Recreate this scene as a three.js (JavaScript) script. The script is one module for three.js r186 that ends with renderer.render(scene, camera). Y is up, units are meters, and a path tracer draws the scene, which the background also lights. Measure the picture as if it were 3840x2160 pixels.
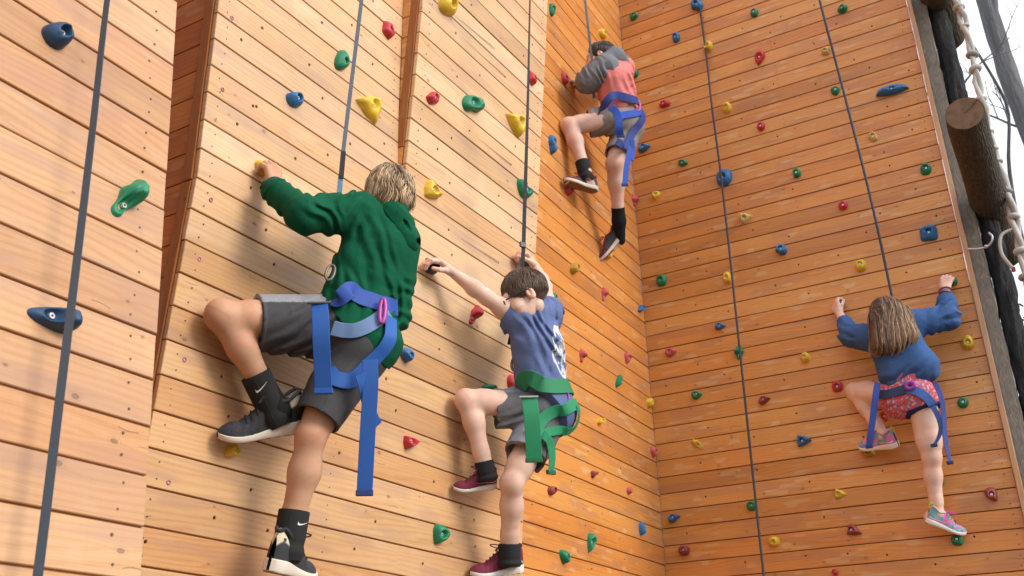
import * as THREE from 'three';
import { mergeGeometries, mergeVertices } from 'three/addons/utils/BufferGeometryUtils.js';
import { RoundedBoxGeometry } from 'three/addons/geometries/RoundedBoxGeometry.js';

// ---------------------------------------------------------------- camera, sky, sun, exposure
const V3 = (x, y, z) => new THREE.Vector3(x, y, z);
const scene = new THREE.Scene();
const camera = new THREE.PerspectiveCamera(32.113, 16 / 9, 0.05, 900);
camera.position.set(0, 1.5, 0);
camera.up.set(-0.33943, 0.91514, 0.21748);
camera.lookAt(0.80006, 1.90247, -0.44487);
camera.focus = 4.1;
camera.userData.fStop = 5.6;

const SUN = V3(-0.02, 0.46, 0.885).normalize();
{ // hazy white sky, broad glow round the veiled sun
  const w = 256, h = 128, d = new Float32Array(w * h * 4), dir = V3(0, 0, 0);
  for (let j = 0; j < h; j++) for (let i = 0; i < w; i++) {
    const th = ((i + 0.5) / w - 0.5) * 2 * Math.PI, ph = ((j + 0.5) / h - 0.5) * Math.PI;
    dir.set(Math.cos(ph) * Math.cos(th), Math.sin(ph), Math.cos(ph) * Math.sin(th));
    const c = Math.max(0, dir.dot(SUN)), b = (0.95 + 0.35 * Math.max(0, dir.y)) * (1.0 + 0.35 * c * c + 0.6 * Math.pow(c, 12)), up = Math.max(0, dir.y), k = (j * w + i) * 4;
    d[k] = 0.95 * b; d[k + 1] = b * (0.98 + 0.02 * up); d[k + 2] = b * (1.0 + 0.10 * up); d[k + 3] = 1;
  }
  const t = new THREE.DataTexture(d, w, h, THREE.RGBAFormat, THREE.FloatType);
  t.mapping = THREE.EquirectangularReflectionMapping; t.minFilter = t.magFilter = THREE.LinearFilter; t.needsUpdate = true;
  scene.background = t; scene.environment = t;
}
const sun = new THREE.DirectionalLight(0xfff1dd, 2.0);
sun.position.copy(SUN).multiplyScalar(40).add(V3(5, 3, -2)); sun.target.position.set(5, 3, -2);
sun.castShadow = true; sun.shadow.radius = 42; sun.shadow.mapSize.set(4096, 4096); sun.shadow.normalBias = 0.01;
Object.assign(sun.shadow.camera, { left: -9, right: 9, top: 9, bottom: -9, near: 1, far: 90 });
scene.add(sun, sun.target);
const renderer = new THREE.WebGLRenderer({ antialias: true });
renderer.toneMapping = THREE.LinearToneMapping;
renderer.toneMappingExposure = 1.2;
renderer.shadowMap.enabled = true; renderer.shadowMap.type = THREE.PCFSoftShadowMap;

// ---------------------------------------------------------------- helpers
let seed = 7;
const rnd = () => { seed = (seed * 1664525 + 1013904223) >>> 0; return seed / 4294967296; };
const rr = (a, b) => a + (b - a) * rnd();
const clamp = (x, a = 0, b = 1) => Math.min(b, Math.max(a, x));
const sstep = (a, b, x) => { const t = clamp((x - a) / (b - a)); return t * t * (3 - 2 * t); };
const mix = (a, b, t) => a + (b - a) * t;
const hash = (x, y, z) => { let n = (x * 374761393 + y * 668265263 + z * 2147483647) | 0; n = Math.imul(n ^ (n >>> 13), 1274126177); n ^= n >>> 16; return (n >>> 0) / 4294967296; };
function noise(x, y, z = 0) {
  const X = Math.floor(x), Y = Math.floor(y), Z = Math.floor(z); let u = x - X, v = y - Y, w = z - Z;
  u = u * u * (3 - 2 * u); v = v * v * (3 - 2 * v); w = w * w * (3 - 2 * w);
  const f = (a, b, c) => hash(X + a, Y + b, Z + c);
  return mix(mix(mix(f(0, 0, 0), f(1, 0, 0), u), mix(f(0, 1, 0), f(1, 1, 0), u), v), mix(mix(f(0, 0, 1), f(1, 0, 1), u), mix(f(0, 1, 1), f(1, 1, 1), u), v), w);
}
const used = {};
const numbered = (n) => { const k = (used[n] = (used[n] ?? -1) + 1); return k ? n + '_' + String(k).padStart(3, '0') : n; };
function tag(o, label, category, group, kind) { if (label) o.userData.label = label; if (category) o.userData.category = category; if (group) o.userData.group = group; if (kind) o.userData.kind = kind; return o; }
function thing(name, label, category, group, kind) { const o = new THREE.Group(); o.name = numbered(name); scene.add(o); return tag(o, label, category, group, kind); }
function part(parent, name, geo, mat) {
  const m = new THREE.Mesh(geo, mat); m.castShadow = m.receiveShadow = true;
  m.name = parent === scene ? numbered(name) : name; parent.add(m);
  if (parent !== scene) { let p = parent; const n = p.children.filter((c) => c.userData.base === name).length; m.userData.base = name; if (n) m.name = name + '_' + String(n).padStart(3, '0'); }
  return m;
}
const lin = (r, g, b) => new THREE.Color().setRGB(r, g, b);
const std = (c, rough = 0.7, o = {}) => new THREE.MeshStandardMaterial({ color: Array.isArray(c) ? lin(...c) : c, roughness: rough, ...o });
const metal = std([0.55, 0.55, 0.56], 0.35, { metalness: 0.9 });
function tex(w, h, f, srgb = true, wrap = THREE.RepeatWrapping) {
  const d = new Uint8Array(w * h * 4), o = [0, 0, 0];
  for (let j = 0; j < h; j++) for (let i = 0; i < w; i++) { f(i, j, o); const k = (j * w + i) * 4; for (let c = 0; c < 3; c++) d[k + c] = 255 * clamp(srgb ? Math.pow(clamp(o[c]), 1 / 2.2) : o[c]); d[k + 3] = 255; }
  const t = new THREE.DataTexture(d, w, h); t.wrapS = t.wrapT = wrap; t.magFilter = THREE.LinearFilter; t.minFilter = THREE.LinearMipmapLinearFilter; t.generateMipmaps = true; t.anisotropy = 8;
  if (srgb) t.colorSpace = THREE.SRGBColorSpace; t.needsUpdate = true; return t;
}
function paint(geo, f) { // vertex colours from position
  const p = geo.attributes.position, c = new Float32Array(p.count * 3);
  for (let i = 0; i < p.count; i++) { const q = f(p.getX(i), p.getY(i), p.getZ(i), i); c.set(q, i * 3); }
  geo.setAttribute('color', new THREE.BufferAttribute(c, 3)); return geo;
}
const bare = (g) => { const h = g.index ? g.toNonIndexed() : g; for (const k of Object.keys(h.attributes)) if (!['position', 'normal'].includes(k)) h.deleteAttribute(k); return h; };

// ---------------------------------------------------------------- timber: pale weathered pine and orange stained pine, one board per texture
const PERIOD = 3.0, PITCH = 0.13;
function woodSet(s, light, mid, dark, stain, scuff) {
  const W = 2048, Hh = 128, knots = [], bumpv = new Float32Array(W * Hh);
  const pn = (x, y, per) => { // noise periodic in x
    const X = Math.floor(x), Y = Math.floor(y); let u = x - X, v = y - Y; u = u * u * (3 - 2 * u); v = v * v * (3 - 2 * v);
    const f = (a, b) => hash((((X + a) % per) + per) % per, Y + b, s); return mix(mix(f(0, 0), f(1, 0), u), mix(f(0, 1), f(1, 1), u), v);
  };
  const old = seed; seed = 1000 + s * 77;
  for (let k = 0; k < 3; k++) knots.push([rr(0.1, 2.9), rr(0.015, 0.115), rr(0.002, 0.0085), rr(1.1, 2.0)]);
  const cathX = rr(0.4, 2.6), cathY = rr(0.03, 0.1);
  const scratches = []; for (let k = 0; k < (scuff > 0.2 ? 16 : 7); k++) scratches.push([rr(0, 3), rr(0.01, 0.12), rr(0.03, 0.16), rr(-0.12, 0.12), rnd()]);
  seed = old;
  const map = tex(W, Hh, (i, j, o) => {
    const x = (i / W) * PERIOD, y = (j / Hh) * PITCH; let yy = y, kd = 0, kr = 0;
    for (const [kx, ky, r, e] of knots) {
      const dx = (x - kx) / (e * 2.2), dy = y - ky, q = Math.hypot(dx, dy) / r;
      yy += 0.012 * Math.sign(dy || 1) * Math.exp(-q * q * 0.12);
      const qk = Math.hypot((x - kx) / e, dy) / r; kd = Math.max(kd, 1 - sstep(0.75, 1.15, qk)); kr = Math.max(kr, (1 - sstep(0.8, 2.6, qk)) * (0.5 + 0.5 * Math.sin(qk * 9)));
    }
    const warp = (pn(x * 2, y * 14, 6) - 0.5) * 0.022 + (pn(x * 6, y * 40, 18) - 0.5) * 0.005;
    const cath = Math.hypot((x - cathX) * 0.09, y - cathY) * 0.8;
    const g = 0.5 + 0.5 * Math.sin((mix(yy, cath, 0.35) + warp) * 480), g2 = 0.5 + 0.5 * Math.sin((yy + warp * 1.4) * 1150 + 3 * pn(x * 3, y * 30, 9));
    const fine = pn(x * 24, y * 900, 72), mott = pn(x * 1.333, y * 9, 4), blot = pn(x * 4, y * 22, 12), saw = pn(x * 170, y * 20, 510);
    let t = 0.22 * g * g + 0.12 * g2 + 0.20 * fine + 0.34 * mott - 0.04 + 0.05 * (saw - 0.5); t = clamp(t);
    for (let c = 0; c < 3; c++) o[c] = t < 0.5 ? mix(light[c], mid[c], t * 2) : mix(mid[c], dark[c], t * 2 - 1);
    const st = sstep(0.60, 0.85, blot) * 0.5 + sstep(0.7, 0.95, pn(x * 1, y * 6 + 9, 3)) * 0.35; for (let c = 0; c < 3; c++) o[c] = mix(o[c], stain[c], st);
    const k = Math.max(kd, 0.45 * kr); for (let c = 0; c < 3; c++) o[c] = mix(o[c], [0.20, 0.12, 0.075][c], k * 0.7);
    let sc = 0; for (const [sx, sy, sl, sa, sv] of scratches) { const dx = x - sx; if (dx > 0 && dx < sl) { const dd = Math.abs(y - sy - dx * sa - 0.003 * Math.sin(dx * 60)); sc = Math.max(sc, (1 - sstep(0.0006, 0.0022, dd)) * (sv > 0.35 ? 1 : -1) * sstep(0, 0.01, dx) * sstep(0, 0.02, sl - dx)); if (sc === 0 && dd < 0.0016 && sv <= 0.35) sc = -0.8; } }
    const wear = sstep(0.72, 0.9, pn(x * 9, y * 38 + 40, 27)) * scuff; const m2 = sc > 0 ? sc * 0.5 * scuff : wear; for (let c = 0; c < 3; c++) o[c] = mix(o[c], [0.72, 0.56, 0.40][c], clamp(m2));
    if (sc < 0) for (let c = 0; c < 3; c++) o[c] *= 0.55;
    bumpv[j * W + i] = 0.62 - 0.3 * t - 0.35 * k - (sc < 0 ? 0.2 : 0) + 0.1 * fine;
  });
  const bump = tex(W, Hh, (i, j, o) => { o[0] = o[1] = o[2] = bumpv[j * W + i]; }, false);
  return { map, bump };
}
const PALE = [], HONEY = [], WARM = [], ROSY = []; // HONEY: lower field, PALE: same boards higher up, brighter light put into the colour, ROSY: greyer, pinker boards of the left panel, vignette darkening in the colour
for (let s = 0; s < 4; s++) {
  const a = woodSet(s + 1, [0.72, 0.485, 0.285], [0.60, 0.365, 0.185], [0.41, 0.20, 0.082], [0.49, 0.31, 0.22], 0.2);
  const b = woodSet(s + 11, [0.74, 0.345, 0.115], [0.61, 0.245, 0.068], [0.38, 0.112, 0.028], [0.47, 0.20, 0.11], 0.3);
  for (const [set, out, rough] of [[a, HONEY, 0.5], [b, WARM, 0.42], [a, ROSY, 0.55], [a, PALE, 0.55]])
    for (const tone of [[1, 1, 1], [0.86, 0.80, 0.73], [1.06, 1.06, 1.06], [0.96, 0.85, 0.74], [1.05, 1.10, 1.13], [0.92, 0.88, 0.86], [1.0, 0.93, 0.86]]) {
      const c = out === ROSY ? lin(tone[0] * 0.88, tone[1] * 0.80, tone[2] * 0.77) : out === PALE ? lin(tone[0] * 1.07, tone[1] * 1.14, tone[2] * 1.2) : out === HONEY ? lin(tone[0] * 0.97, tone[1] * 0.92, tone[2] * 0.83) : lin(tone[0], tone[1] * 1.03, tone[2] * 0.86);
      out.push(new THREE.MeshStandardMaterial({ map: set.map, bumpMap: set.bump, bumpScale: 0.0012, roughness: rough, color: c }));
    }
}
const backing = std([0.30, 0.13, 0.045], 0.85), backingDark = std([0.12, 0.045, 0.016], 0.85), holeShade = std([0.012, 0.008, 0.006], 0.9);  // last one: near-black discs standing in for the shade inside drilled holes

// ---------------------------------------------------------------- the climbing tower: one frame per panel (origin, along, up, outward)
const fr = (O, a, b) => { const du = V3(...a).normalize(), dv = V3(...b).normalize(); return { O: V3(...O), du, dv, n: V3(0, 0, 0).crossVectors(du, dv).normalize() }; };
const ta = 4.97 * Math.PI / 180, tp = 4.99 * Math.PI / 180, tb = 0.37 * Math.PI / 180;
const WALLS = {
  A: fr([1.725, 3.527, -2.147], [1, 0, 0], [0, Math.cos(ta), -Math.sin(ta)]),
  B: fr([2.314, 3.449, -2.647], [1, -0.0158, 0.0516], [0, Math.cos(tb), Math.sin(tb)]),
  P: fr([2.314, 3.449, -2.647], [1, -0.0158, 0.0516], [0, Math.cos(tp), Math.sin(tp)]),
  D: fr([4.3, 5.968, -2.789], [1, 0, 0], [0, 1, 0]),
  E: fr([7.2575, 5.976, -2.789], [0, 0, 1], [0, 1, 0]),
};
for (const w of Object.values(WALLS)) w.M = new THREE.Matrix4().makeBasis(w.du, w.dv, w.n).setPosition(w.O);
const onWall = (w, u, v, off = 0) => V3(u, v, off).applyMatrix4(WALLS[w].M);
const HOLES = {
  B: [[0.243, 0.861], [0.600, 1.131], [0.804, 1.253], [0.971, 1.124], [0.538, 0.851], [0.636, 0.726], [0.255, 0.464], [0.498, 0.336], [0.695, 0.456], [0.838, 0.589], [1.081, 0.718], [0.949, 1.501], [0.137, 0.729], [0.237, 0.456], [0.164, 0.327], [0.270, 0.082]],
  P: [[1.494, 1.613], [1.610, 1.880], [1.858, 1.744], [1.743, 1.487], [1.538, 1.356], [1.995, 1.626], [1.684, 1.094], [1.535, 0.971], [1.427, 0.849], [1.553, 0.710], [2.110, 1.092], [0.374, -0.063], [0.445, -0.187], [1.575, 0.448], [1.620, 0.325], [2.044, 0.447], [1.606, -0.057], [1.580, -0.200], [1.206, -0.458], [1.329, 0.058], [1.296, -0.584], [0.952, -0.855], [1.844, -0.594], [1.620, -0.848], [1.230, -1.097], [1.114, -1.230], [1.589, -1.230], [1.970, -0.970], [1.996, -1.097], [0.610, -1.230], [0.333, -0.852], [0.497, -1.095], [0.343, -1.225], [0.065, -1.350], [2.269, 2.025], [2.174, 1.882], [1.864, 1.744], [1.996, 1.626], [2.281, 1.498], [2.144, 1.231], [2.108, 1.091], [2.009, 0.845], [2.152, 0.707], [2.040, 0.446], [0.272, -0.713]],
  D: [[1.839, 0.673], [1.508, 0.530], [1.432, -0.085], [1.278, -1.351], [1.619, -1.099], [1.471, -0.971], [1.814, -1.232], [1.941, -1.361], [2.425, -0.986], [2.331, -0.848], [2.091, -0.969], [2.558, -1.366], [2.829, -1.498], [1.781, -1.881], [1.999, -1.747], [2.033, -1.998], [1.704, -1.616], [2.131, -2.394], [1.521, -2.648], [2.089, -2.659], [1.714, -2.777], [2.248, -2.787], [1.437, -3.033], [0.894, -3.265], [1.887, -3.165], [1.051, -3.400], [1.611, -3.287], [2.153, -3.297], [2.210, -3.429], [1.673, -3.550]],
  E: [[0.191, 1.765], [0.438, 1.620], [0.189, 1.373], [0.796, 1.360], [1.133, 1.100], [0.477, 0.956], [0.464, 0.843], [0.323, 0.715], [0.536, 0.443], [1.048, 0.581], [1.019, 0.202], [0.698, 0.065], [0.610, -0.195], [1.759, 1.086], [1.471, 1.088], [1.362, 0.963], [1.906, 0.830], [2.172, 0.697], [1.384, 0.836], [1.704, 0.705], [1.988, 0.436], [2.090, 0.317], [2.372, 0.184], [1.323, 0.444], [1.660, 0.318], [2.163, -0.078], [2.305, -0.206], [2.304, -0.339], [1.291, -0.063], [2.074, -0.466], [2.094, -0.593], [1.348, -0.575], [2.241, -0.842], [0.125, -0.461], [0.364, -0.582], [0.190, -0.726], [0.334, -0.847], [0.506, -0.978], [0.568, -1.110], [0.355, -1.227], [0.447, -1.377], [0.707, -1.491], [0.179, -1.502], [0.414, -1.879], [0.617, -2.002], [0.897, -0.583], [0.989, -0.847], [1.263, -0.977], [1.837, -1.097], [1.961, -0.970], [2.341, -1.097], [1.609, -1.230], [1.304, -1.232], [2.318, -1.365], [1.103, -1.359], [1.345, -1.486], [2.061, -1.486], [1.280, -1.747], [1.070, -2.130], [2.366, -2.385], [0.134, -2.007], [0.443, -2.399], [0.790, -2.526], [0.355, -2.661], [0.782, -2.776], [0.369, -2.922], [0.194, -3.174], [0.614, -3.424], [1.125, -2.400], [1.569, -2.647], [1.657, -2.901], [1.149, -2.911], [1.215, -3.170], [2.055, -3.294], [2.152, -3.404], [1.337, -3.433], [1.592, -3.466], [1.885, -3.554], [1.050, -3.420]],
};
const RECESS_SHADED = WARM.map((m) => { const c = m.clone(); c.color.multiply(lin(0.74, 0.58, 0.46)); c.roughness = 0.85; return c; }); // unweathered orange boards with the shade of the recess multiplied into their colour
const PLANK_T = 0.022, GAP = 0.0065;
function boardGeo(u0, u1, v0, v1, holes) {
  const b = 0.0022, s = new THREE.Shape(); s.moveTo(u0 + b, v0 + b); s.lineTo(u1 - b, v0 + b); s.lineTo(u1 - b, v1 - b); s.lineTo(u0 + b, v1 - b); s.closePath();
  for (const [hu, hv, r] of holes) { const p = new THREE.Path(); p.absarc(hu, hv, r + b * 0.6, 0, Math.PI * 2, true); s.holes.push(p); }
  const g = new THREE.ExtrudeGeometry(s, { depth: PLANK_T - b, bevelEnabled: true, bevelThickness: b, bevelSize: b, bevelSegments: 1, curveSegments: 6, steps: 1 });
  g.translate(0, 0, -(PLANK_T - b) - b);
  const uv = g.attributes.uv, p = g.attributes.position, ou = rnd() * PERIOD, flip = rnd() < 0.5;
  for (let i = 0; i < uv.count; i++) { const v = (p.getY(i) - v0) / PITCH + 0.02; uv.setXY(i, (p.getX(i) + p.getZ(i) + ou) / PERIOD, (flip ? 1 - v : v) + p.getZ(i)); }
  return g;
}
function panel(parent, wkey, k0, k1, u0, u1, mats, holes = [], join = 0) {
  const w = WALLS[wkey], lists = {};
  for (const [u, v] of holes) { const k = Math.floor(v / PITCH), f = v / PITCH - k; if (u > u0 + 0.02 && u < u1 - 0.02) (lists[k] ??= []).push([u, (k + clamp(f, 0.16, 0.84)) * PITCH, 0.0074]); }
  for (let k = k0; k < k1; k++) {
    const g = boardGeo(u0 + rr(-0.0015, 0.0015), u1 + rr(-0.0015, 0.0015), k * PITCH + GAP / 2, (k + 1) * PITCH - GAP / 2, lists[k] ?? []);
    const jit = rr(-0.0018, 0.0018); g.translate(0, 0, jit); g.applyMatrix4(w.M);
    part(parent, 'plank', g, mats[Math.floor(rnd() * mats.length)]);
  }
  const bg = new THREE.BoxGeometry(u1 - u0 - 0.006, (k1 - k0) * PITCH, 0.02); bg.translate((u0 + u1) / 2, (k0 + k1) / 2 * PITCH, -0.0195); bg.applyMatrix4(w.M);
  part(parent, 'backing_board', bg, mats === WARM ? backingDark : backing);
  const hs = Object.values(lists).flat(); if (hs.length) discs(parent, 'hole_shade_disc', wkey, hs.filter(([, v]) => v > k0 * PITCH && v < k1 * PITCH), 0.01, -0.0088, holeShade).userData.label = 'dark discs behind the drilled bolt holes, in place of the shade inside';
}
function discs(parent, name, wkey, spots, r, off, mat) {
  const gs = spots.map(([u, v, q]) => { const g = bare(new THREE.CylinderGeometry((q ?? r) * 0.9, q ?? r, 0.002, 10).rotateX(Math.PI / 2)); g.translate(u, v, off); return g.applyMatrix4(WALLS[wkey].M); });
  const m = part(parent, name, mergeGeometries(gs), mat); m.userData.kind = 'stuff'; return m;
}
// planks of a side return: cut to the profile of the panel in front of it (z from back to front at both heights)
function sideReturn(parent, x, zBack, front, heights, mats) {
  for (let k = 0; k + 1 < heights.length; k++) {
    const y0 = heights[k] + GAP / 2, y1 = heights[k + 1] - GAP / 2, f0 = front(y0) - 0.03, f1 = front(y1) - 0.03, b0 = zBack(y0), b1 = zBack(y1);
    if (Math.max(f0 - b0, f1 - b1) < 0.012) continue;
    const s = new THREE.Shape(); s.moveTo(b0, y0); s.lineTo(Math.max(b0 + 0.002, f0), y0); s.lineTo(Math.max(b1 + 0.002, f1), y1); s.lineTo(b1, y1); s.closePath();
    const g = new THREE.ExtrudeGeometry(s, { depth: PLANK_T, bevelEnabled: false });
    const uv = g.attributes.uv, p = g.attributes.position, ou = rnd() * PERIOD;
    for (let i = 0; i < uv.count; i++) uv.setXY(i, (p.getX(i) + p.getZ(i) + ou) / PERIOD, (p.getY(i) - y0) / PITCH);
    g.applyMatrix4(new THREE.Matrix4().makeBasis(V3(0, 0, 1), V3(0, 1, 0), V3(-1, 0, 0)).setPosition(x + PLANK_T, 0, 0));
    part(parent, 'return_plank', g, mats[Math.floor(rnd() * mats.length)]);
  }
}
const beam = (a, b, w, d, up = V3(0, 0, 1)) => { // box between two points
  const dir = b.clone().sub(a), L = dir.length(), y = dir.normalize(), x = V3(0, 0, 0).crossVectors(y, up).normalize(), z = V3(0, 0, 0).crossVectors(x, y);
  const g = new RoundedBoxGeometry(w, L, d, 1, 0.003); return g.applyMatrix4(new THREE.Matrix4().makeBasis(x, y, z).setPosition(a.clone().add(b).multiplyScalar(0.5)));
};
function woodUV(g, along, across) { const p = g.attributes.position, a = new Float32Array(p.count * 2), ou = rnd(); for (let i = 0; i < p.count; i++) { const q = V3(p.getX(i), p.getY(i), p.getZ(i)); a[i * 2] = q.dot(along) / PERIOD + ou; a[i * 2 + 1] = q.dot(across) / PITCH; } g.setAttribute('uv', new THREE.BufferAttribute(a, 2)); return g; }

// ground
{
  const n = 80, g = new THREE.PlaneGeometry(400, 400, n, n).rotateX(-Math.PI / 2), p = g.attributes.position;
  for (let i = 0; i < p.count; i++) p.setY(i, (noise(p.getX(i) * 0.2, p.getZ(i) * 0.2) - 0.5) * 0.12);
  const uv = g.attributes.uv; for (let i = 0; i < uv.count; i++) uv.setXY(i, p.getX(i) / 2, p.getZ(i) / 2);
  g.computeVertexNormals();
  const t = tex(256, 256, (i, j, o) => { const a = noise(i * 0.11, j * 0.11), b = noise(i * 0.5, j * 0.5, 3), v = 0.4 + 0.9 * a * b; o[0] = 0.17 * v; o[1] = 0.125 * v; o[2] = 0.08 * v; });
  tag(part(scene, 'ground', g, new THREE.MeshStandardMaterial({ map: t, roughness: 1 })), null, null, null, 'structure');
}
// left panel, leaning back
const wallA = thing('climbing_wall', 'pale plank climbing panel at the left edge of the photo, behind the grey strap', 'climbing wall');
panel(wallA, 'A', -27, 26, -2.0, 0, ROSY, []);
{
  const s = []; for (let k = -20; k < 25; k++) for (const f of [0.27, 0.72]) s.push([-0.085 + rr(-0.012, 0.012), (k + f + rr(-0.06, 0.06)) * PITCH, rr(0.003, 0.0045)]);
  discs(wallA, 'screw_heads', 'A', s, 0.004, 0.0012, std([0.10, 0.075, 0.06], 0.6));
}
{ // the end of the left panel turns back into the recess beside it
  const hs = []; for (let k = -27; k <= 26; k++) hs.push(3.527 + k * PITCH * Math.cos(ta));
  sideReturn(wallA, 1.695, () => -3.7, (y) => -2.147 - (y - 3.527) * Math.tan(ta) + 0.004, hs, WARM);
}
// middle panel: overhanging lower field and right hand field in one plane, upright field above the bend
const wallB = thing('climbing_wall', 'pale plank climbing panel with the inner return, between the two side panels, two boys on it', 'climbing wall');
const uC = 1.19, uR = 2.424;
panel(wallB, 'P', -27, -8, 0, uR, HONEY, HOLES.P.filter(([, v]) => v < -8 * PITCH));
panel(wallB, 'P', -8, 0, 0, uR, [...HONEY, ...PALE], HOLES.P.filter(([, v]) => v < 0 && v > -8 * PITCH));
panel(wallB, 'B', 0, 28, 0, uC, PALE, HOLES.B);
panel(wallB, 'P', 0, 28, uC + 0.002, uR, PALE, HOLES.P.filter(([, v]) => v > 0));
{
  const zP = (y) => -2.647 + (y - 3.449) * Math.tan(tp), zB = (y) => -2.647 + (y - 3.449) * Math.tan(tb), hs = [], yo = -uC * 0.0158;
  for (let k = -27; k <= 28; k++) hs.push(3.449 + k * PITCH);
  sideReturn(wallB, 2.314, () => -3.7, (y) => (y > 3.449 ? zB(y) : zP(y)), hs, RECESS_SHADED);
  const cx = onWall('P', uC, 0).x, zo = uC * 0.0516, h2 = []; for (let k = 0; k <= 28; k++) h2.push(3.449 + yo + k * PITCH * Math.cos(tp));
  sideReturn(wallB, cx, (y) => zB(y) + zo + 0.001, (y) => zP(y) + zo, h2, WARM);
  // corner battens along both returns
  const darkBatten = RECESS_SHADED[9].clone(); darkBatten.color.multiplyScalar(0.6);
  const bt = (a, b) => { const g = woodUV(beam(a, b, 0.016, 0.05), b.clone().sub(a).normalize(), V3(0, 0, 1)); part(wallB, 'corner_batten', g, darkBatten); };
  bt(onWall('P', -0.0, -27 * PITCH, -0.052), onWall('P', 0.0, -0.01, -0.052)); bt(onWall('B', 0, 0.0, -0.052), onWall('B', 0, 28 * PITCH, -0.052));
  bt(onWall('P', uC, 0.75, -0.052), onWall('P', uC, 28 * PITCH, -0.052));
  const sp = []; for (let k = -26; k < 0; k++) for (const f of [0.25, 0.7]) { sp.push([0.06 + rr(-0.008, 0.008), (k + f) * PITCH, 0.0033]); sp.push([uR - 0.06 + rr(-0.008, 0.008), (k + f) * PITCH, 0.0033]); sp.push([0.92 + rr(-0.006, 0.006), (k + f) * PITCH, 0.0028]); }
  for (let k = 0; k < 28; k++) for (const f of [0.25, 0.7]) { sp.push([uC + 0.07 + rr(-0.01, 0.01), (k + f) * PITCH, 0.0033]); sp.push([uR - 0.06 + rr(-0.008, 0.008), (k + f) * PITCH, 0.0033]); }
  discs(wallB, 'screw_heads', 'P', sp, 0.0034, 0.0012, std([0.12, 0.08, 0.06], 0.6));
  const sb = []; for (let k = 0; k < 14; k++) for (const f of [0.25, 0.7]) { sb.push([0.055 + rr(-0.008, 0.008), (k + f) * PITCH, 0.003]); sb.push([uC - 0.05, (k + f) * PITCH, 0.003]); }
  discs(wallB, 'screw_heads', 'B', sb, 0.0034, 0.0012, std([0.12, 0.08, 0.06], 0.6));
  for (const [w, u, v] of [['P', 0.075, -0.31], ['P', 0.08, -0.06 - 0.13 * 0], ['P', 0.115, -1.14], ['P', 0.10, -1.52], ['B', 0.07, 0.44], ['B', 0.075, 0.80], ['P', 0.09, -0.7]]) {
    const g = new THREE.TorusGeometry(0.0072, 0.0022, 6, 14); g.translate(u, v, 0.002); g.applyMatrix4(WALLS[w].M); part(wallB, 'washer', g, std([0.42, 0.16, 0.30], 0.5));
  }
}
// orange wall of the alcove, right hand wall, meeting in the inner corner
const wallD = thing('climbing_wall', 'orange stained plank wall between the pale panel and the inner corner, topmost boy on it', 'climbing wall');
panel(wallD, 'D', -46, 30, -1.4, 3.02, WARM, HOLES.D);
const wallE = thing('climbing_wall', 'orange stained plank wall right of the inner corner, with the girl and two ropes', 'climbing wall');
panel(wallE, 'E', -46, 30, 0.0045, 2.462, WARM, HOLES.E);
{
  const g = woodUV(beam(V3(7.252, 0.02, -0.306), V3(7.252, 9.87, -0.306), 0.05, 0.034, V3(0, 0, 1)), V3(0, 1, 0), V3(0, 0, 1)); part(wallE, 'edge_trim', g, ROSY[0]);
  const s = []; for (let k = -30; k < 10; k++) for (const f of [0.25, 0.72]) { s.push([2.40 + rr(-0.01, 0.01), (k + f) * PITCH, 0.004]); if (hash(k, 3, 1) > 0.35) s.push([0.62 + rr(-0.006, 0.006), (k + f) * PITCH, 0.0035]); if (hash(k, 5, 1) > 0.5) s.push([1.36 + rr(-0.006, 0.006), (k + f) * PITCH, 0.0035]); }
  discs(wallE, 'screw_heads', 'E', s, 0.0038, 0.0012, std([0.10, 0.05, 0.03], 0.6));
}
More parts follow.
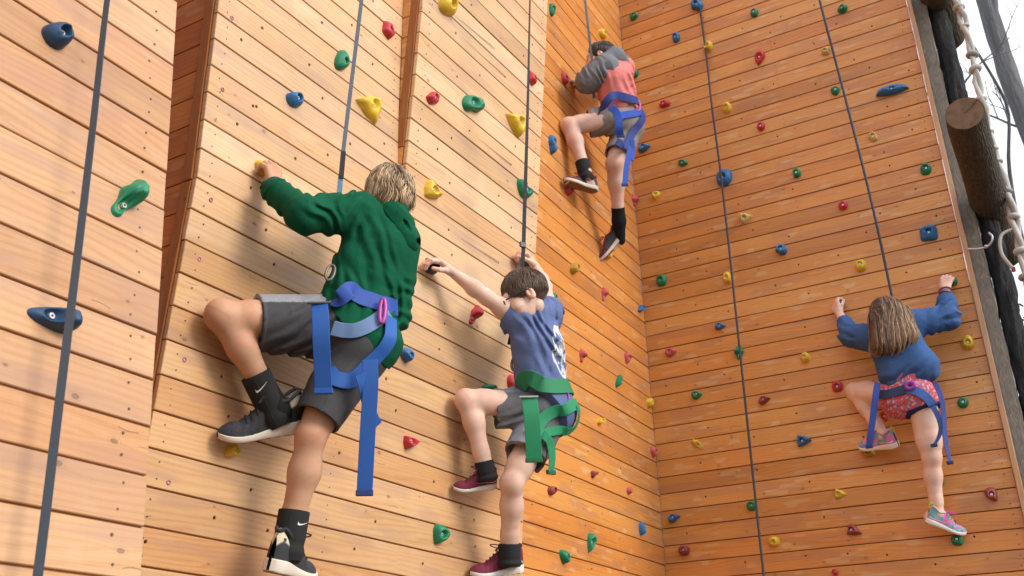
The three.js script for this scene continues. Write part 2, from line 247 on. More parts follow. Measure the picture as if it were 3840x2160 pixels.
const HOLDS = [
  ['A', -0.410, -0.299, 0.075, 0.88, 41, 'navy', 'dome', 0.050, "bulky dark blue hold high on the left panel, left of the grey strap"],
  ['A', -0.132, -0.672, 0.159, 0.37, -120, 'green', 'peg', 0.060, "long green hold of two lobes right of the grey strap on the left panel"],
  ['A', -0.324, -1.105, 0.118, 0.53, 3, 'navy', 'wedge', 0.060, "long dark blue hold crossed by the grey belay strap on the left panel"],
  ['B', 1.071, 1.398, 0.107, 0.79, 85, 'red', 'penta', 0.035, "faceted red hold near the top, left of the inner timber return"],
  ['B', 0.740, 0.994, 0.072, 1.61, -17, 'green', 'egg', 0.040, "green hold high on the wall, just left of the strap above the blond boy"],
  ['B', 0.455, 0.611, 0.085, 0.75, 30, 'blue', 'dome', 0.045, "round blue hold above the raised left hand of the boy in green"],
  ['B', 0.956, 0.862, 0.126, 1.37, -58, 'yellow', 'tri', 0.050, "large yellow hold right of the webbing above the blond boy"],
  ['B', 0.310, 0.190, 0.069, 0.85, -65, 'yellow', 'egg', 0.045, "yellow hold gripped by the left hand of the boy in the green hoodie"],
  ['P', 1.391, 1.729, 0.125, 1.23, -30, 'yellow', 'egg', 0.060, "yellow hold cut by the top edge of the photo"],
  ['P', 2.276, 1.779, 0.088, 0.90, -86, 'red', 'penta', 0.035, "red hold behind the black strap on the right edge of the pale panel"],
  ['P', 1.341, 1.106, 0.116, 0.55, 38, 'red', 'penta', 0.035, "small five sided red hold right of the inner timber return"],
  ['P', 1.682, 1.263, 0.185, 0.52, 33, 'green', 'horn', 0.050, "ridged green hold between a red and a yellow hold on the pale panel"],
  ['P', 2.135, 1.384, 0.130, 1.59, -72, 'yellow', 'tri', 0.055, "large yellow hold left of the black strap, lower point with a small screw"],
  ['P', 2.247, 0.998, 0.136, 0.74, -16, 'green', 'crescent', 0.050, "crescent shaped green hold crossed by the black strap"],
  ['P', 1.388, 0.588, 0.105, 0.88, -6, 'yellow', 'tri', 0.045, "yellow hold right of the blond head of the boy in green"],
  ['P', 1.445, 0.196, 0.077, 0.93, -79, 'navy', 'slab', 0.055, "dark blue hold gripped by the left hand of the boy in the blue T-shirt"],
  ['P', 2.320, 0.571, 0.085, 0.86, -111, 'navy', 'slab', 0.050, "dark blue hold under the right hand of the boy in the blue T-shirt"],
  ['P', 1.843, 0.074, 0.127, 0.39, -114, 'red', 'peg', 0.050, "finger shaped red hold below the outstretched arm of the boy in blue"],
  ['P', 1.322, -0.309, 0.068, 1.16, -81, 'blue', 'egg', 0.045, "drop shaped blue hold right of the blue harness on the boy in green"],
  ['P', 0.694, -0.721, 0.079, 0.84, -87, 'green', 'slab', 0.050, "blocky green hold behind the ankle of the boy in green"],
  ['P', 1.402, -0.706, 0.094, 0.61, 14, 'red', 'tri', 0.045, "red hold right of the hanging blue harness tail"],
  ['P', 0.364, -0.977, 0.060, 0.71, -133, 'yellow', 'egg', 0.045, "yellow hold under the raised black shoe of the boy in green"],
  ['P', 1.682, -1.085, 0.091, 0.88, -115, 'green', 'egg', 0.050, "green hold low on the pale panel between the two boys' lower feet"],
  ['P', 2.244, -0.185, 0.079, 1.19, -90, 'red', 'dome', 0.040, "red hold beside the green harness belt of the boy in blue"],
  ['P', 2.028, -0.272, 0.129, 0.33, 13, 'green', 'rail', 0.040, "green hold just above the raised knee of the boy in blue"],
  ['P', 1.991, -1.216, 0.058, 0.73, 1, 'grey', 'dome', 0.020, "flat grey disc hold under the lower maroon shoe"],
  ['D', 1.460, 0.740, 0.117, 0.45, -92, 'green', 'dome', 0.040, "green hold sticking out at the top beside the pale panel edge"],
  ['D', 1.633, 0.191, 0.103, 0.75, -91, 'red', 'dome', 0.040, "red hold left of the elbow of the boy in the pink hoodie"],
  ['D', 1.913, 0.292, 0.091, 0.68, -91, 'yellow', 'dome', 0.050, "yellow hold at the grey sleeve of the boy in the pink hoodie"],
  ['D', 2.462, 1.174, 0.092, 1.21, -86, 'yellow', 'horn', 0.050, "yellow forked hold above the head of the boy in the pink hoodie"],
  ['D', 1.358, -0.557, 0.150, 0.51, -97, 'blue', 'horn', 0.050, "forked blue hold left of the bent knee of the boy in the pink hoodie"],
  ['D', 1.589, -0.836, 0.062, 1.24, -81, 'red', 'dome', 0.050, "red hold under the raised shoe of the topmost boy"],
  ['D', 2.460, -0.592, 0.077, 1.02, -83, 'red', 'dome', 0.040, "red hold half hidden behind the straight shin of the topmost boy"],
  ['D', 2.942, -0.288, 0.104, 0.90, -81, 'pink', 'peg', 0.040, "pink hold beside the inner corner under the blue harness tail"],
  ['D', 2.247, -1.098, 0.067, 1.75, -53, 'yellow', 'egg', 0.045, "yellow hold under the lower shoe of the topmost boy"],
  ['D', 1.624, -1.454, 0.123, 0.55, 40, 'ochre', 'dome', 0.055, "round ochre hold right of the raised right arm of the boy in blue"],
  ['D', 2.132, -1.469, 0.124, 0.40, -102, 'pink', 'peg', 0.045, "finger shaped pink hold on the orange wall right of the boy in blue's head"],
  ['D', 2.869, -1.334, 0.120, 0.37, 35, 'blue', 'horn', 0.045, "small blue hold at the inner corner"],
  ['D', 1.249, -1.826, 0.075, 0.86, -86, 'green', 'dome', 0.045, "green hold behind the right arm of the boy in the blue T-shirt"],
  ['D', 1.678, -2.104, 0.101, 0.53, -100, 'pink', 'peg', 0.050, "pink two part hold right of the printed back of the boy in blue"],
  ['D', 2.499, -1.878, 0.088, 0.63, -100, 'pink', 'egg', 0.040, "small pink hold near the corner, right of a pink two part hold"],
  ['D', 2.297, -2.116, 0.132, 0.31, -128, 'green', 'horn', 0.045, "green two part hold left of the inner corner"],
  ['D', 2.907, -2.129, 0.104, 0.70, 29, 'yellow', 'dome', 0.040, "rounded yellow hold sitting right in the inner corner"],
  ['D', 1.922, -2.515, 0.078, 0.46, 37, 'yellow', 'horn', 0.045, "small forked yellow hold right of the green harness"],
  ['D', 2.892, -2.533, 0.079, 0.91, -96, 'pink', 'egg', 0.040, "pink hold in the lower part of the inner corner"],
  ['D', 1.752, -2.927, 0.047, 1.06, -53, 'maroon', 'peg', 0.050, "small maroon hooked hold below the green harness tail"],
  ['D', 1.130, -3.147, 0.067, 0.77, 24, 'maroon', 'dome', 0.040, "maroon hold right of the straight shin of the boy in blue"],
  ['D', 2.355, -2.929, 0.065, 0.71, 24, 'pink', 'dome', 0.035, "small pink hold low on the orange wall near the corner"],
  ['D', 2.538, -3.174, 0.098, 0.68, -115, 'blue', 'egg', 0.045, "blue drop shaped hold low beside the inner corner"],
  ['D', 1.649, -3.391, 0.132, 0.45, -113, 'green', 'fin', 0.045, "pointed green fin shaped hold low on the orange wall"],
  ['D', 1.270, -3.524, 0.081, 1.08, -91, 'green', 'egg', 0.045, "green hold near the bottom edge right of the lower maroon shoe"],
  ['E', 0.148, 1.639, 0.081, 0.89, -7, 'green', 'egg', 0.045, "green hold near the top, right of the inner corner"],
  ['E', 0.760, 1.510, 0.104, 1.19, 5, 'blue', 'horn', 0.060, "blue notched hold at the top edge above the thin rope"],
  ['E', 1.256, 1.213, 0.081, 0.81, -92, 'green', 'dome', 0.045, "green hold at the top, right of the blue notched one"],
  ['E', 0.531, 1.240, 0.103, 0.67, -89, 'blue', 'dome', 0.045, "small blue hold left of the upper end of the thin rope"],
  ['E', 0.811, 1.025, 0.077, 1.29, -10, 'yellow', 'horn', 0.055, "yellow hold behind the thin rope near the top"],
  ['E', 1.243, 0.738, 0.133, 0.62, -103, 'red', 'egg', 0.045, "red hold high on the orange wall between the two ropes"],
  ['E', 1.978, 0.952, 0.078, 0.97, -6, 'green', 'dome', 0.045, "green hold at the top right of the orange wall"],
  ['E', 1.787, 0.594, 0.071, 0.86, -9, 'tan', 'horn', 0.045, "pale tan hold left of the right hand rope near the top"],
  ['E', 0.106, 0.999, 0.065, 1.15, -17, 'green', 'dome', 0.045, "green ring shaped hold beside the pink back of the topmost boy"],
  ['E', 1.808, 0.194, 0.068, 1.01, 24, 'green', 'egg', 0.045, "green hold touching the right hand rope"],
  ['E', 2.223, 0.046, 0.233, 0.45, -3, 'blue', 'rail', 0.060, "long blue half moon hold at the upper right"],
  ['E', 0.360, 0.583, 0.096, 0.73, -17, 'red', 'horn', 0.045, "small red winged hold right of the pink hoodie's harness"],
  ['E', 0.910, 0.345, 0.097, 0.75, -90, 'yellow', 'dome', 0.045, "yellow hold right of the thin rope, level with the pink hoodie's harness"],
  ['E', 1.173, 0.073, 0.081, 0.78, -92, 'red', 'dome', 0.045, "round red hold right of the thin rope"],
  ['E', 2.019, -0.314, 0.081, 0.69, -73, 'tan', 'dome', 0.045, "pale tan hold below the long blue half moon hold"],
  ['E', 0.131, 0.203, 0.114, 0.71, 0, 'blue', 'egg', 0.045, "blue drop shaped hold right of the hanging tail of the topmost boy"],
  ['E', 0.470, -0.060, 0.085, 0.64, -33, 'green', 'horn', 0.040, "small green hold between the corner and the thin rope"],
  ['E', 0.811, -0.310, 0.151, 0.86, -93, 'blue', 'dome', 0.060, "large blue hold right behind the thin rope"],
  ['E', 1.400, -0.444, 0.084, 0.73, -91, 'green', 'horn', 0.045, "green notched hold in the upper middle of the right wall"],
  ['E', 2.339, -0.704, 0.090, 0.83, -97, 'green', 'dome', 0.045, "round green hold near the right edge trim, above the ridged blue block"],
  ['E', 0.203, -0.300, 0.079, 0.81, -103, 'yellow', 'egg', 0.045, "small yellow hold near the corner above the boy's lower shoe"],
  ['E', 0.940, -0.728, 0.089, 1.04, 8, 'tan', 'tri', 0.055, "pointed tan hold right of the thin rope"],
  ['E', 1.708, -0.832, 0.069, 1.08, -10, 'red', 'dome', 0.045, "red hold left of the right hand rope, level with a pointed tan hold"],
  ['E', 2.264, -1.224, 0.116, 1.00, -3, 'blue', 'slab', 0.055, "ridged blue block hold above the girl's right hand"],
  ['E', 1.193, -1.078, 0.087, 0.94, -19, 'blue', 'horn', 0.050, "blue mushroom shaped hold in the middle of the right wall"],
  ['E', 1.758, -1.358, 0.090, 0.85, -99, 'yellow', 'dome', 0.045, "round yellow hold left of the rope above the girl"],
  ['E', 0.180, -1.097, 0.100, 0.88, -93, 'green', 'dome', 0.045, "green hold right of the inner corner at mid height"],
  ['E', 0.737, -1.207, 0.091, 0.75, -90, 'yellow', 'horn', 0.050, "yellow hold touching the left side of the thin rope at mid height"],
  ['E', 0.634, -1.607, 0.085, 0.61, -12, 'blue', 'fin', 0.045, "blue fin shaped hold left of the thin rope"],
  ['E', 0.758, -1.848, 0.107, 0.68, -93, 'green', 'peg', 0.050, "green hold crossed by the thin rope"],
  ['E', 0.207, -1.736, 0.090, 0.73, 6, 'pink', 'egg', 0.045, "pink drop shaped hold right of the corner"],
  ['E', 1.253, -1.987, 0.075, 0.83, -91, 'yellow', 'dome', 0.045, "yellow hold left of the girl's left elbow"],
  ['E', 2.364, -2.100, 0.102, 0.72, -94, 'yellow', 'dome', 0.050, "large yellow hold with a pocket right of the girl"],
  ['E', 1.567, -1.621, 0.080, 0.72, -92, 'green', 'dome', 0.050, "green hold gripped by the girl's left hand"],
  ['E', 2.360, -1.631, 0.063, 0.78, -86, 'green', 'dome', 0.050, "green hold gripped by the girl's right hand"],
  ['E', 1.450, -2.252, 0.076, 1.06, -8, 'red', 'dome', 0.045, "round red hold left of the girl's bent knee"],
  ['E', 2.254, -2.514, 0.068, 1.01, -17, 'green', 'dome', 0.045, "green hold right of the blue strap tails of the girl"],
  ['E', 0.385, -2.128, 0.079, 0.76, 4, 'green', 'egg', 0.045, "green hold right of the yellow hold in the corner"],
  ['E', 0.905, -2.259, 0.089, 0.70, 0, 'maroon', 'fin', 0.045, "dark red hold just right of the thin rope"],
  ['E', 0.348, -2.513, 0.103, 0.47, -45, 'yellow', 'peg', 0.045, "slanting yellow hold left of the thin rope"],
  ['E', 1.143, -2.611, 0.098, 0.87, -4, 'blue', 'tri', 0.055, "blue hold left of the girl's raised shoe"],
  ['E', 1.736, -2.525, 0.072, 0.64, -82, 'red', 'egg', 0.045, "red hold behind the girl's bent leg"],
  ['E', 1.586, -2.763, 0.092, 0.63, -5, 'ochre', 'horn', 0.050, "ochre hold under the girl's raised shoe"],
  ['E', 2.017, -3.028, 0.059, 0.74, -100, 'green', 'dome', 0.045, "green hold half hidden behind the girl's straight calf"],
  ['E', 1.344, -3.024, 0.074, 0.97, -7, 'yellow', 'tri', 0.045, "three pointed yellow hold below the girl's raised shoe"],
  ['E', 2.310, -3.148, 0.094, 0.70, -69, 'maroon', 'egg', 0.050, "dark red hold near the right edge trim"],
  ['E', 0.715, -3.033, 0.074, 0.92, -9, 'green', 'dome', 0.045, "green hold just left of the thin rope, low on the wall"],
  ['E', 0.111, -3.049, 0.097, 0.62, 4, 'blue', 'fin', 0.050, "blue hold low on the right wall beside the corner"],
  ['E', 1.398, -3.281, 0.090, 0.89, -27, 'maroon', 'tri', 0.055, "dark red hold low on the wall left of the girl's lower foot"],
  ['E', 0.844, -3.301, 0.074, 0.92, -4, 'yellow', 'dome', 0.045, "yellow hold near the bottom edge right of the thin rope"],
  ['E', 0.165, -3.296, 0.084, 0.83, -2, 'maroon', 'dome', 0.050, "dark red hold near the bottom edge beside the corner"],
  ['E', 2.047, -3.416, 0.074, 0.91, -10, 'green', 'dome', 0.055, "green hold under the girl's lower foot"],
  ['E', 1.237, -3.547, 0.039, 1.14, 19, 'red', 'dome', 0.045, "red hold cut by the bottom edge of the photo"],
];
// ---------------------------------------------------------------- holds
const HOLD_COLOUR = { navy: [0.012, 0.052, 0.125], blue: [0.022, 0.14, 0.36], green: [0.008, 0.20, 0.095], red: [0.50, 0.035, 0.05], pink: [0.52, 0.085, 0.095], maroon: [0.27, 0.045, 0.05], yellow: [0.70, 0.47, 0.035], tan: [0.62, 0.45, 0.16], ochre: [0.48, 0.27, 0.04], grey: [0.42, 0.45, 0.48] };
const HOLD_MAT = {}; for (const k in HOLD_COLOUR) HOLD_MAT[k] = new THREE.MeshStandardMaterial({ color: lin(...HOLD_COLOUR[k]), roughness: 0.5, vertexColors: true });
const boltMat = std([0.78, 0.78, 0.78], 0.3, { metalness: 0.6 }), socketMat = std([0.03, 0.03, 0.03], 0.6);
function outline(type, t, k) { // unit outline: x along, y across
  const c = Math.cos(t), s = Math.sin(t), sup = (n) => Math.pow(Math.pow(Math.abs(c), n) + Math.pow(Math.abs(s), n), -1 / n);
  const poly = (m, ph) => { const a = ((t + ph) % (2 * Math.PI / m) + 2 * Math.PI / m) % (2 * Math.PI / m) - Math.PI / m; return Math.cos(Math.PI / m) / Math.cos(a); };
  let x, y, r;
  switch (type) {
    case 'egg': r = sup(2.1); x = r * c; y = r * s * (1 - 0.42 * x - 0.1 * x * x); break;
    case 'tri': r = mix(poly(3, 0), 1, 0.28) * 1.12; x = r * c * 1.15 + 0.06; y = r * s * 1.05; break;
    case 'penta': r = mix(poly(5, k), 1, 0.15) * 1.06; x = r * c; y = r * s; break;
    case 'peg': r = sup(2.6); x = r * c; y = r * s * (0.82 + 0.2 * Math.cos(x * 5.4 + 0.3)); break;
    case 'wedge': r = sup(3.2); x = r * c; y = r * s * (0.82 + 0.3 * x); break;
    case 'slab': r = sup(4.5); x = r * c; y = r * s * (1 + 0.08 * x); break;
    case 'rail': r = sup(2.4); x = r * c; y = r * s; y = y < 0 ? y * 0.35 - 0.35 + 0.3 * x * x : y * 1.1 - 0.35; y += 0.0; break;
    case 'crescent': r = sup(2.4); x = r * c; y = r * s * 0.75 + 0.55 * x * x - 0.35; break;
    case 'horn': r = sup(2.2) * (1 - 0.3 * Math.exp(-Math.pow(Math.atan2(Math.sin(t - 1.9 - k), Math.cos(t - 1.9 - k)) / 0.42, 2)) - 0.18 * Math.exp(-Math.pow(Math.atan2(Math.sin(t + 1.6 - k), Math.cos(t + 1.6 - k)) / 0.5, 2))); x = r * c * 1.05; y = r * s * 1.08; break;
    case 'fin': r = sup(1.7); x = r * c; y = r * s * (0.95 - 0.6 * x) + 0.15 * x; break;
    default: r = sup(2.3); x = r * c; y = r * s;
  }
  return [x, y];
}
function holdGeo(L, ratio, type, H, id) {
  const NR = 13, NA = 36, pos = [], idx = [], k = (id * 1.37) % 6.28, A = L / 2 * 1.06, B = A * ratio;
  const px = type === 'peg' ? 0.45 : type === 'rail' || type === 'crescent' ? 0 : 0.12 * Math.cos(k), py = type === 'rail' ? -0.05 : 0.12 * Math.sin(k), rp = type === 'slab' || type === 'penta' ? 0.3 : type === 'rail' ? 0.16 : 0.42;
  const angular = ['tri', 'penta', 'slab', 'horn', 'fin'].includes(type);
  const tx = 0.3 * Math.cos(k * 2.1), ty = 0.22 * Math.sin(k * 1.7);
  const top = (x, y, s) => {
    let h = H * Math.pow(Math.max(0, 1 - Math.pow(s, angular ? 3.6 : 2.6)), angular ? 0.75 : 0.55) * (1 + tx * x + ty * y);
    if (type === 'peg') h *= 0.75 + 0.3 * Math.cos(x * 3.6 + 0.6); if (type === 'wedge') h *= 0.75 + 0.45 * x;
    if (angular) h -= 0.12 * H * Math.abs(Math.sin(x * 2.6 + y * 2 + k)) * (1 - s);
    if (type === 'slab') h -= 0.1 * H * (0.5 + 0.5 * Math.sin(y * 9 + x)) * (1 - s * s);
    h += (noise(x * 3.5 + id, y * 3.5, id) - 0.5) * 0.22 * H * (1 - s);
    const d = Math.hypot(x - px, (y - py) * Math.max(ratio, 0.6)) / rp; return h - H * 0.52 * (1 - sstep(0.45, 1.05, d)) * (1 - s * s);
  };
  pos.push(0, 0, top(0, 0, 0));
  for (let i = 1; i <= NR; i++) for (let j = 0; j < NA; j++) {
    const s = Math.min(1, i / (NR - 1)), t = j / NA * Math.PI * 2, [ox, oy] = outline(type, t, k), q = i === NR ? 1.0 : Math.pow(s, 0.85) * 0.995, wob = 1 + 0.05 * (noise(Math.cos(t) * 1.6 + id * 3, Math.sin(t) * 1.6, 5) - 0.5) * 2 * s;
    const x = ox * q * wob, y = oy * q * wob; pos.push(x * A, y * B, i === NR ? -0.004 : Math.max(0.001, top(x, y, s)));
  }
  for (let j = 0; j < NA; j++) { idx.push(0, 1 + j, 1 + (j + 1) % NA); for (let i = 0; i < NR - 1; i++) { const a = 1 + i * NA + j, b = 1 + i * NA + (j + 1) % NA; idx.push(a, a + NA, b, b, a + NA, b + NA); } }
  const g = new THREE.BufferGeometry(); g.setAttribute('position', new THREE.Float32BufferAttribute(pos, 3)); g.setIndex(idx); g.computeVertexNormals();
  paint(g, (x, y, z) => { const c = 0.82 + 0.36 * noise(x * 60 + id, y * 60, z * 60), d = 0.06 * sstep(0.55, 0.9, noise(x * 25, y * 25, id)); return [c + d, c + d, c + d]; });
  return { g, bolt: V3(px * A, py * B, top(px, py, Math.min(0.9, Math.hypot(px, py)))), H };
}
HOLDS.forEach(([w, u, v, L, ratio, ang, colour, type, H, label], id) => {
  const o = thing('climbing_hold', label, 'climbing hold', 'bolted climbing holds on the timber walls'), W = WALLS[w];
  o.matrix.copy(W.M).multiply(new THREE.Matrix4().makeTranslation(u, v, 0)).multiply(new THREE.Matrix4().makeRotationZ(ang * Math.PI / 180));
  o.matrix.decompose(o.position, o.quaternion, o.scale); o.scale.set(1, 1, 1);
  const { g, bolt } = holdGeo(L, ratio, type, H, id); part(o, 'hold_body', g, HOLD_MAT[colour]);
  const br = Math.min(0.0075, L * 0.11), b = new THREE.CylinderGeometry(br, br, 0.008, 14).rotateX(Math.PI / 2), s = new THREE.CylinderGeometry(br * 0.45, br * 0.45, 0.001, 6).rotateX(Math.PI / 2);
  b.translate(bolt.x, bolt.y, bolt.z + 0.003); s.translate(bolt.x, bolt.y, bolt.z + 0.0078); const bm = part(o, 'bolt', b, boltMat); part(bm, 'hex_socket', s, socketMat);
});

// ---------------------------------------------------------------- belay straps and ropes
// flat webbing along points; side(t) gives the width direction
function ribbonGeo(pts, sides, w, th) {
  const pos = [], uv = [], idx = [], n = pts.length; let len = 0;
  for (let i = 0; i < n; i++) {
    const t = pts[Math.min(n - 1, i + 1)].clone().sub(pts[Math.max(0, i - 1)]).normalize(), s = sides[i].clone().addScaledVector(t, -sides[i].dot(t)).normalize(), nn = V3(0, 0, 0).crossVectors(t, s);
    if (i) len += pts[i].distanceTo(pts[i - 1]); const ww = (Array.isArray(w) ? w[i] : w) / 2;
    const ring = [[-1, 0.55], [-0.92, 1], [0.92, 1], [1, 0.55], [1, -0.55], [0.92, -1], [-0.92, -1], [-1, -0.55]];
    for (const [a, b] of ring) { const p = pts[i].clone().addScaledVector(s, a * ww).addScaledVector(nn, b * th / 2); pos.push(p.x, p.y, p.z); uv.push(a * 0.5 + 0.5, len / (ww * 2 || 1)); }
    if (i) for (let j = 0; j < 8; j++) { const a = (i - 1) * 8 + j, b = (i - 1) * 8 + (j + 1) % 8; idx.push(a, a + 8, b, b, a + 8, b + 8); }
  }
  const c0 = 0, c1 = (n - 1) * 8; for (let j = 1; j < 7; j++) { idx.push(c0, c0 + j, c0 + j + 1); idx.push(c1, c1 + j + 1, c1 + j); }
  const g = new THREE.BufferGeometry(); g.setAttribute('position', new THREE.Float32BufferAttribute(pos, 3)); g.setAttribute('uv', new THREE.Float32BufferAttribute(uv, 2)); g.setIndex(idx); g.computeVertexNormals(); return g;
}
const spline = (pts, n) => new THREE.CatmullRomCurve3(pts.map((p) => (p.isVector3 ? p : V3(...p)))).getPoints(n);
const weaveBump = tex(64, 64, (i, j, o) => { const v = 0.5 + 0.25 * Math.sin(i * Math.PI / 4) + 0.25 * Math.sin((j + (Math.floor(i / 8) % 2) * 4) * Math.PI / 4); o[0] = o[1] = o[2] = v; }, false);
weaveBump.repeat.set(3, 2);
const webMat = (c, rough = 0.6) => std(c, rough, { bumpMap: weaveBump, bumpScale: 0.0008 });
const strapGrey = webMat([0.05, 0.068, 0.095], 0.5), strapBlack = webMat([0.018, 0.022, 0.032], 0.55), strapBlue = webMat([0.16, 0.30, 0.48], 0.55);
function webbing(name, label, pts, w, a0, a1, mat, n = 40) {
  const P = spline(pts, n), S = P.map((p, i) => { const t = i / n, a = mix(a0, a1, t); return V3(Math.cos(a), 0, Math.sin(a)); });
  return tag(part(scene, name, ribbonGeo(P, S, w, 0.0028), mat), label, 'belay strap');
}
webbing('belay_strap', 'wide grey belay strap hanging down the left panel from top to bottom', [[1.379, 5.2, -2.05], [1.379, 3.439, -2.019], [1.374, 2.951, -1.977], [1.377, 2.651, -1.96], [1.376, 2.201, -1.931], [1.376, 1.811, -1.907], [1.374, 1.2, -1.88]], 0.0205, 1.6, 0.75, strapGrey);
{
  const o = thing('belay_strap', 'blue grey belay strap above the boy in the green hoodie, joined by a dark sleeve', 'belay strap');
  const q = [[2.70, 5.6, -2.1], [2.742, 4.549, -2.229], [2.766, 4.119, -2.285], [2.792, 3.687, -2.342]], r = [[2.789, 3.71, -2.336], [2.795, 3.62, -2.345], [2.798, 3.59, -2.349]], t = [[2.797, 3.60, -2.350], [2.806, 3.52, -2.362], [2.815, 3.42, -2.385], [2.82, 3.36, -2.40]];
  const S = (P, a) => P.map(() => V3(Math.cos(a), 0, Math.sin(a))); let P = spline(q, 30); part(o, 'strap', ribbonGeo(P, S(P, 1.0), 0.017, 0.003), webMat([0.15, 0.19, 0.24], 0.55));
  P = spline(r, 8); part(o, 'splice_sleeve', ribbonGeo(P, S(P, 0.9), 0.021, 0.007), strapBlack); P = spline(t, 20); part(o, 'lower_strap', ribbonGeo(P, S(P, 0.75), 0.021, 0.003), strapBlue);
}
{
  const o = thing('belay_strap', 'black belay strap above the boy in the blue T-shirt, thin at the top', 'belay strap');
  const P = spline([[3.78, 6.2, -1.86], [3.903, 5.313, -2.002], [4.005, 4.593, -2.1], [4.092, 4.004, -2.187], [4.134, 3.70, -2.233], [4.15, 3.55, -2.27], [4.2, 3.3, -2.36]], 50);
  part(o, 'strap', ribbonGeo(P, P.map((p) => { const a = mix(0.55, -0.25, sstep(3.6, 5.3, p.y)); return V3(Math.cos(a), 0, Math.sin(a)); }), 0.023, 0.003), strapBlack);
  const c = V3(4.117, 3.80, -2.219), g = new RoundedBoxGeometry(0.036, 0.03, 0.012, 2, 0.003); g.rotateY(-0.5); g.translate(c.x, c.y, c.z); part(o, 'buckle', g, std([0.02, 0.022, 0.028], 0.45));
}
webbing('belay_strap', 'dark grey belay strap above the topmost boy in the pink hoodie', [[5.74, 7.8, -2.47], [5.758, 6.915, -2.489], [5.772, 6.612, -2.489], [5.798, 6.364, -2.489], [5.876, 6.12, -2.511], [5.95, 5.9, -2.55]], 0.02, 0.5, 0.9, webMat([0.08, 0.09, 0.10], 0.6));
function ropeGeo(pts, r, n = 60) {
  const c = new THREE.CatmullRomCurve3(pts.map((p) => V3(...p))); const g = new THREE.TubeGeometry(c, n * 3, r, 9), p = g.attributes.position, q = g.attributes.normal, uv = g.attributes.uv, L = c.getLength();
  for (let i = 0; i < p.count; i++) { const d = Math.sin((uv.getY(i) * 3 + uv.getX(i) * L * 14) * Math.PI * 2) * r * 0.10; p.setXYZ(i, p.getX(i) + q.getX(i) * d, p.getY(i) + q.getY(i) * d, p.getZ(i) + q.getZ(i) * d); }
  g.computeVertexNormals(); return g;
}
tag(part(scene, 'climbing_rope', ropeGeo([[7.243, 9.3, -2.03], [7.236, 7.6, -2.005], [7.205, 6.8, -1.99], [7.107, 6.318, -1.968], [7.058, 5.626, -1.95], [7.02, 4.846, -1.946], [6.998, 4.38, -1.948], [6.958, 3.792, -1.946], [6.908, 3.215, -1.941], [6.857, 2.366, -1.938], [6.80, 1.4, -1.93]], 0.0086, 90), std([0.035, 0.045, 0.065], 0.75)), 'dark rope hanging free down the middle of the right wall, nobody on it', 'rope');
tag(part(scene, 'climbing_rope', ropeGeo([[6.94, 8.6, -1.01], [6.958, 7.114, -0.947], [6.958, 6.864, -0.938], [6.958, 5.696, -0.872], [6.958, 4.929, -0.835], [6.958, 4.167, -0.819], [6.965, 3.95, -0.815]], 0.0095, 90), std([0.035, 0.05, 0.085], 0.75)), 'dark taut rope running down to the long haired girl', 'rope');
// ---------------------------------------------------------------- right edge: posts, log ladder, trees
function barkMat(a, b, s, sx = 8, sy = 1.5, bs = 0.02) {
  const hgt = (i, j) => { const y = noise(i * sx / 40, j * sy / 40, s), z = noise(i * sx / 12, j * sy / 16, s + 4); return Math.abs(y - 0.5) * 1.3 + 0.35 * z; };
  const map = tex(256, 256, (i, j, o) => { const t = clamp(hgt(i, j)), m = 0.75 + 0.5 * noise(i * 0.05, j * 0.05, s + 9); for (let c = 0; c < 3; c++) o[c] = mix(b[c], a[c], t) * m; });
  const bump = tex(256, 256, (i, j, o) => { o[0] = o[1] = o[2] = clamp(hgt(i, j)); }, false); map.repeat.set(2, 5); bump.repeat.set(2, 5);
  return new THREE.MeshStandardMaterial({ map, bumpMap: bump, bumpScale: bs, roughness: 0.95 });
}
function limbGeo(pts, r0, r1, seg = 24, rad = 9, rough = 0.12, s = 1) {
  const c = new THREE.CatmullRomCurve3(pts), g = new THREE.TubeGeometry(c, seg, 1, rad), p = g.attributes.position, q = g.attributes.normal, uv = g.attributes.uv;
  for (let i = 0; i < p.count; i++) { const t = uv.getX(i), r = mix(r0, r1, t) * (1 + rough * (noise(p.getX(i) * 9, p.getY(i) * 9, p.getZ(i) * 9 + s) - 0.5) * 2), n = V3(q.getX(i), q.getY(i), q.getZ(i)); p.setXYZ(i, p.getX(i) - n.x * (1 - r), p.getY(i) - n.y * (1 - r), p.getZ(i) - n.z * (1 - r)); }
  g.computeVertexNormals(); return g;
}
{
  const g = new THREE.BoxGeometry(0.12, 9.4, 0.11, 4, 160, 4), p = g.attributes.position; for (let i = 0; i < p.count; i++) { const n = (noise(p.getX(i) * 40, p.getY(i) * 9, p.getZ(i) * 40) - 0.5) * 0.022; p.setXYZ(i, p.getX(i) * (1 + n * 3), p.getY(i), p.getZ(i) + n); }
  g.computeVertexNormals(); g.translate(7.375, 4.7, -0.252); const uv = g.attributes.uv; for (let i = 0; i < uv.count; i++) uv.setXY(i, uv.getX(i), uv.getY(i) * 6);
  tag(part(scene, 'timber_post', g, barkMat([0.50, 0.46, 0.40], [0.32, 0.29, 0.25], 3, 10, 0.8, 0.006)), 'weathered grey post standing along the edge of the right wall', 'post');
  const t = limbGeo([V3(7.42, -0.2, -0.125), V3(7.425, 3, -0.13), V3(7.42, 6, -0.125), V3(7.43, 9.6, -0.13)], 0.07, 0.062, 300, 22, 0.32, 8);
  const o = thing('tree_trunk', 'dark rough barked trunk right behind the grey post', 'tree trunk'); part(o, 'trunk', t, barkMat([0.05, 0.055, 0.065], [0.012, 0.014, 0.018], 5, 14, 3, 0.02));
}
const logBark = barkMat([0.10, 0.075, 0.05], [0.035, 0.026, 0.02], 7, 6, 1.2, 0.01);
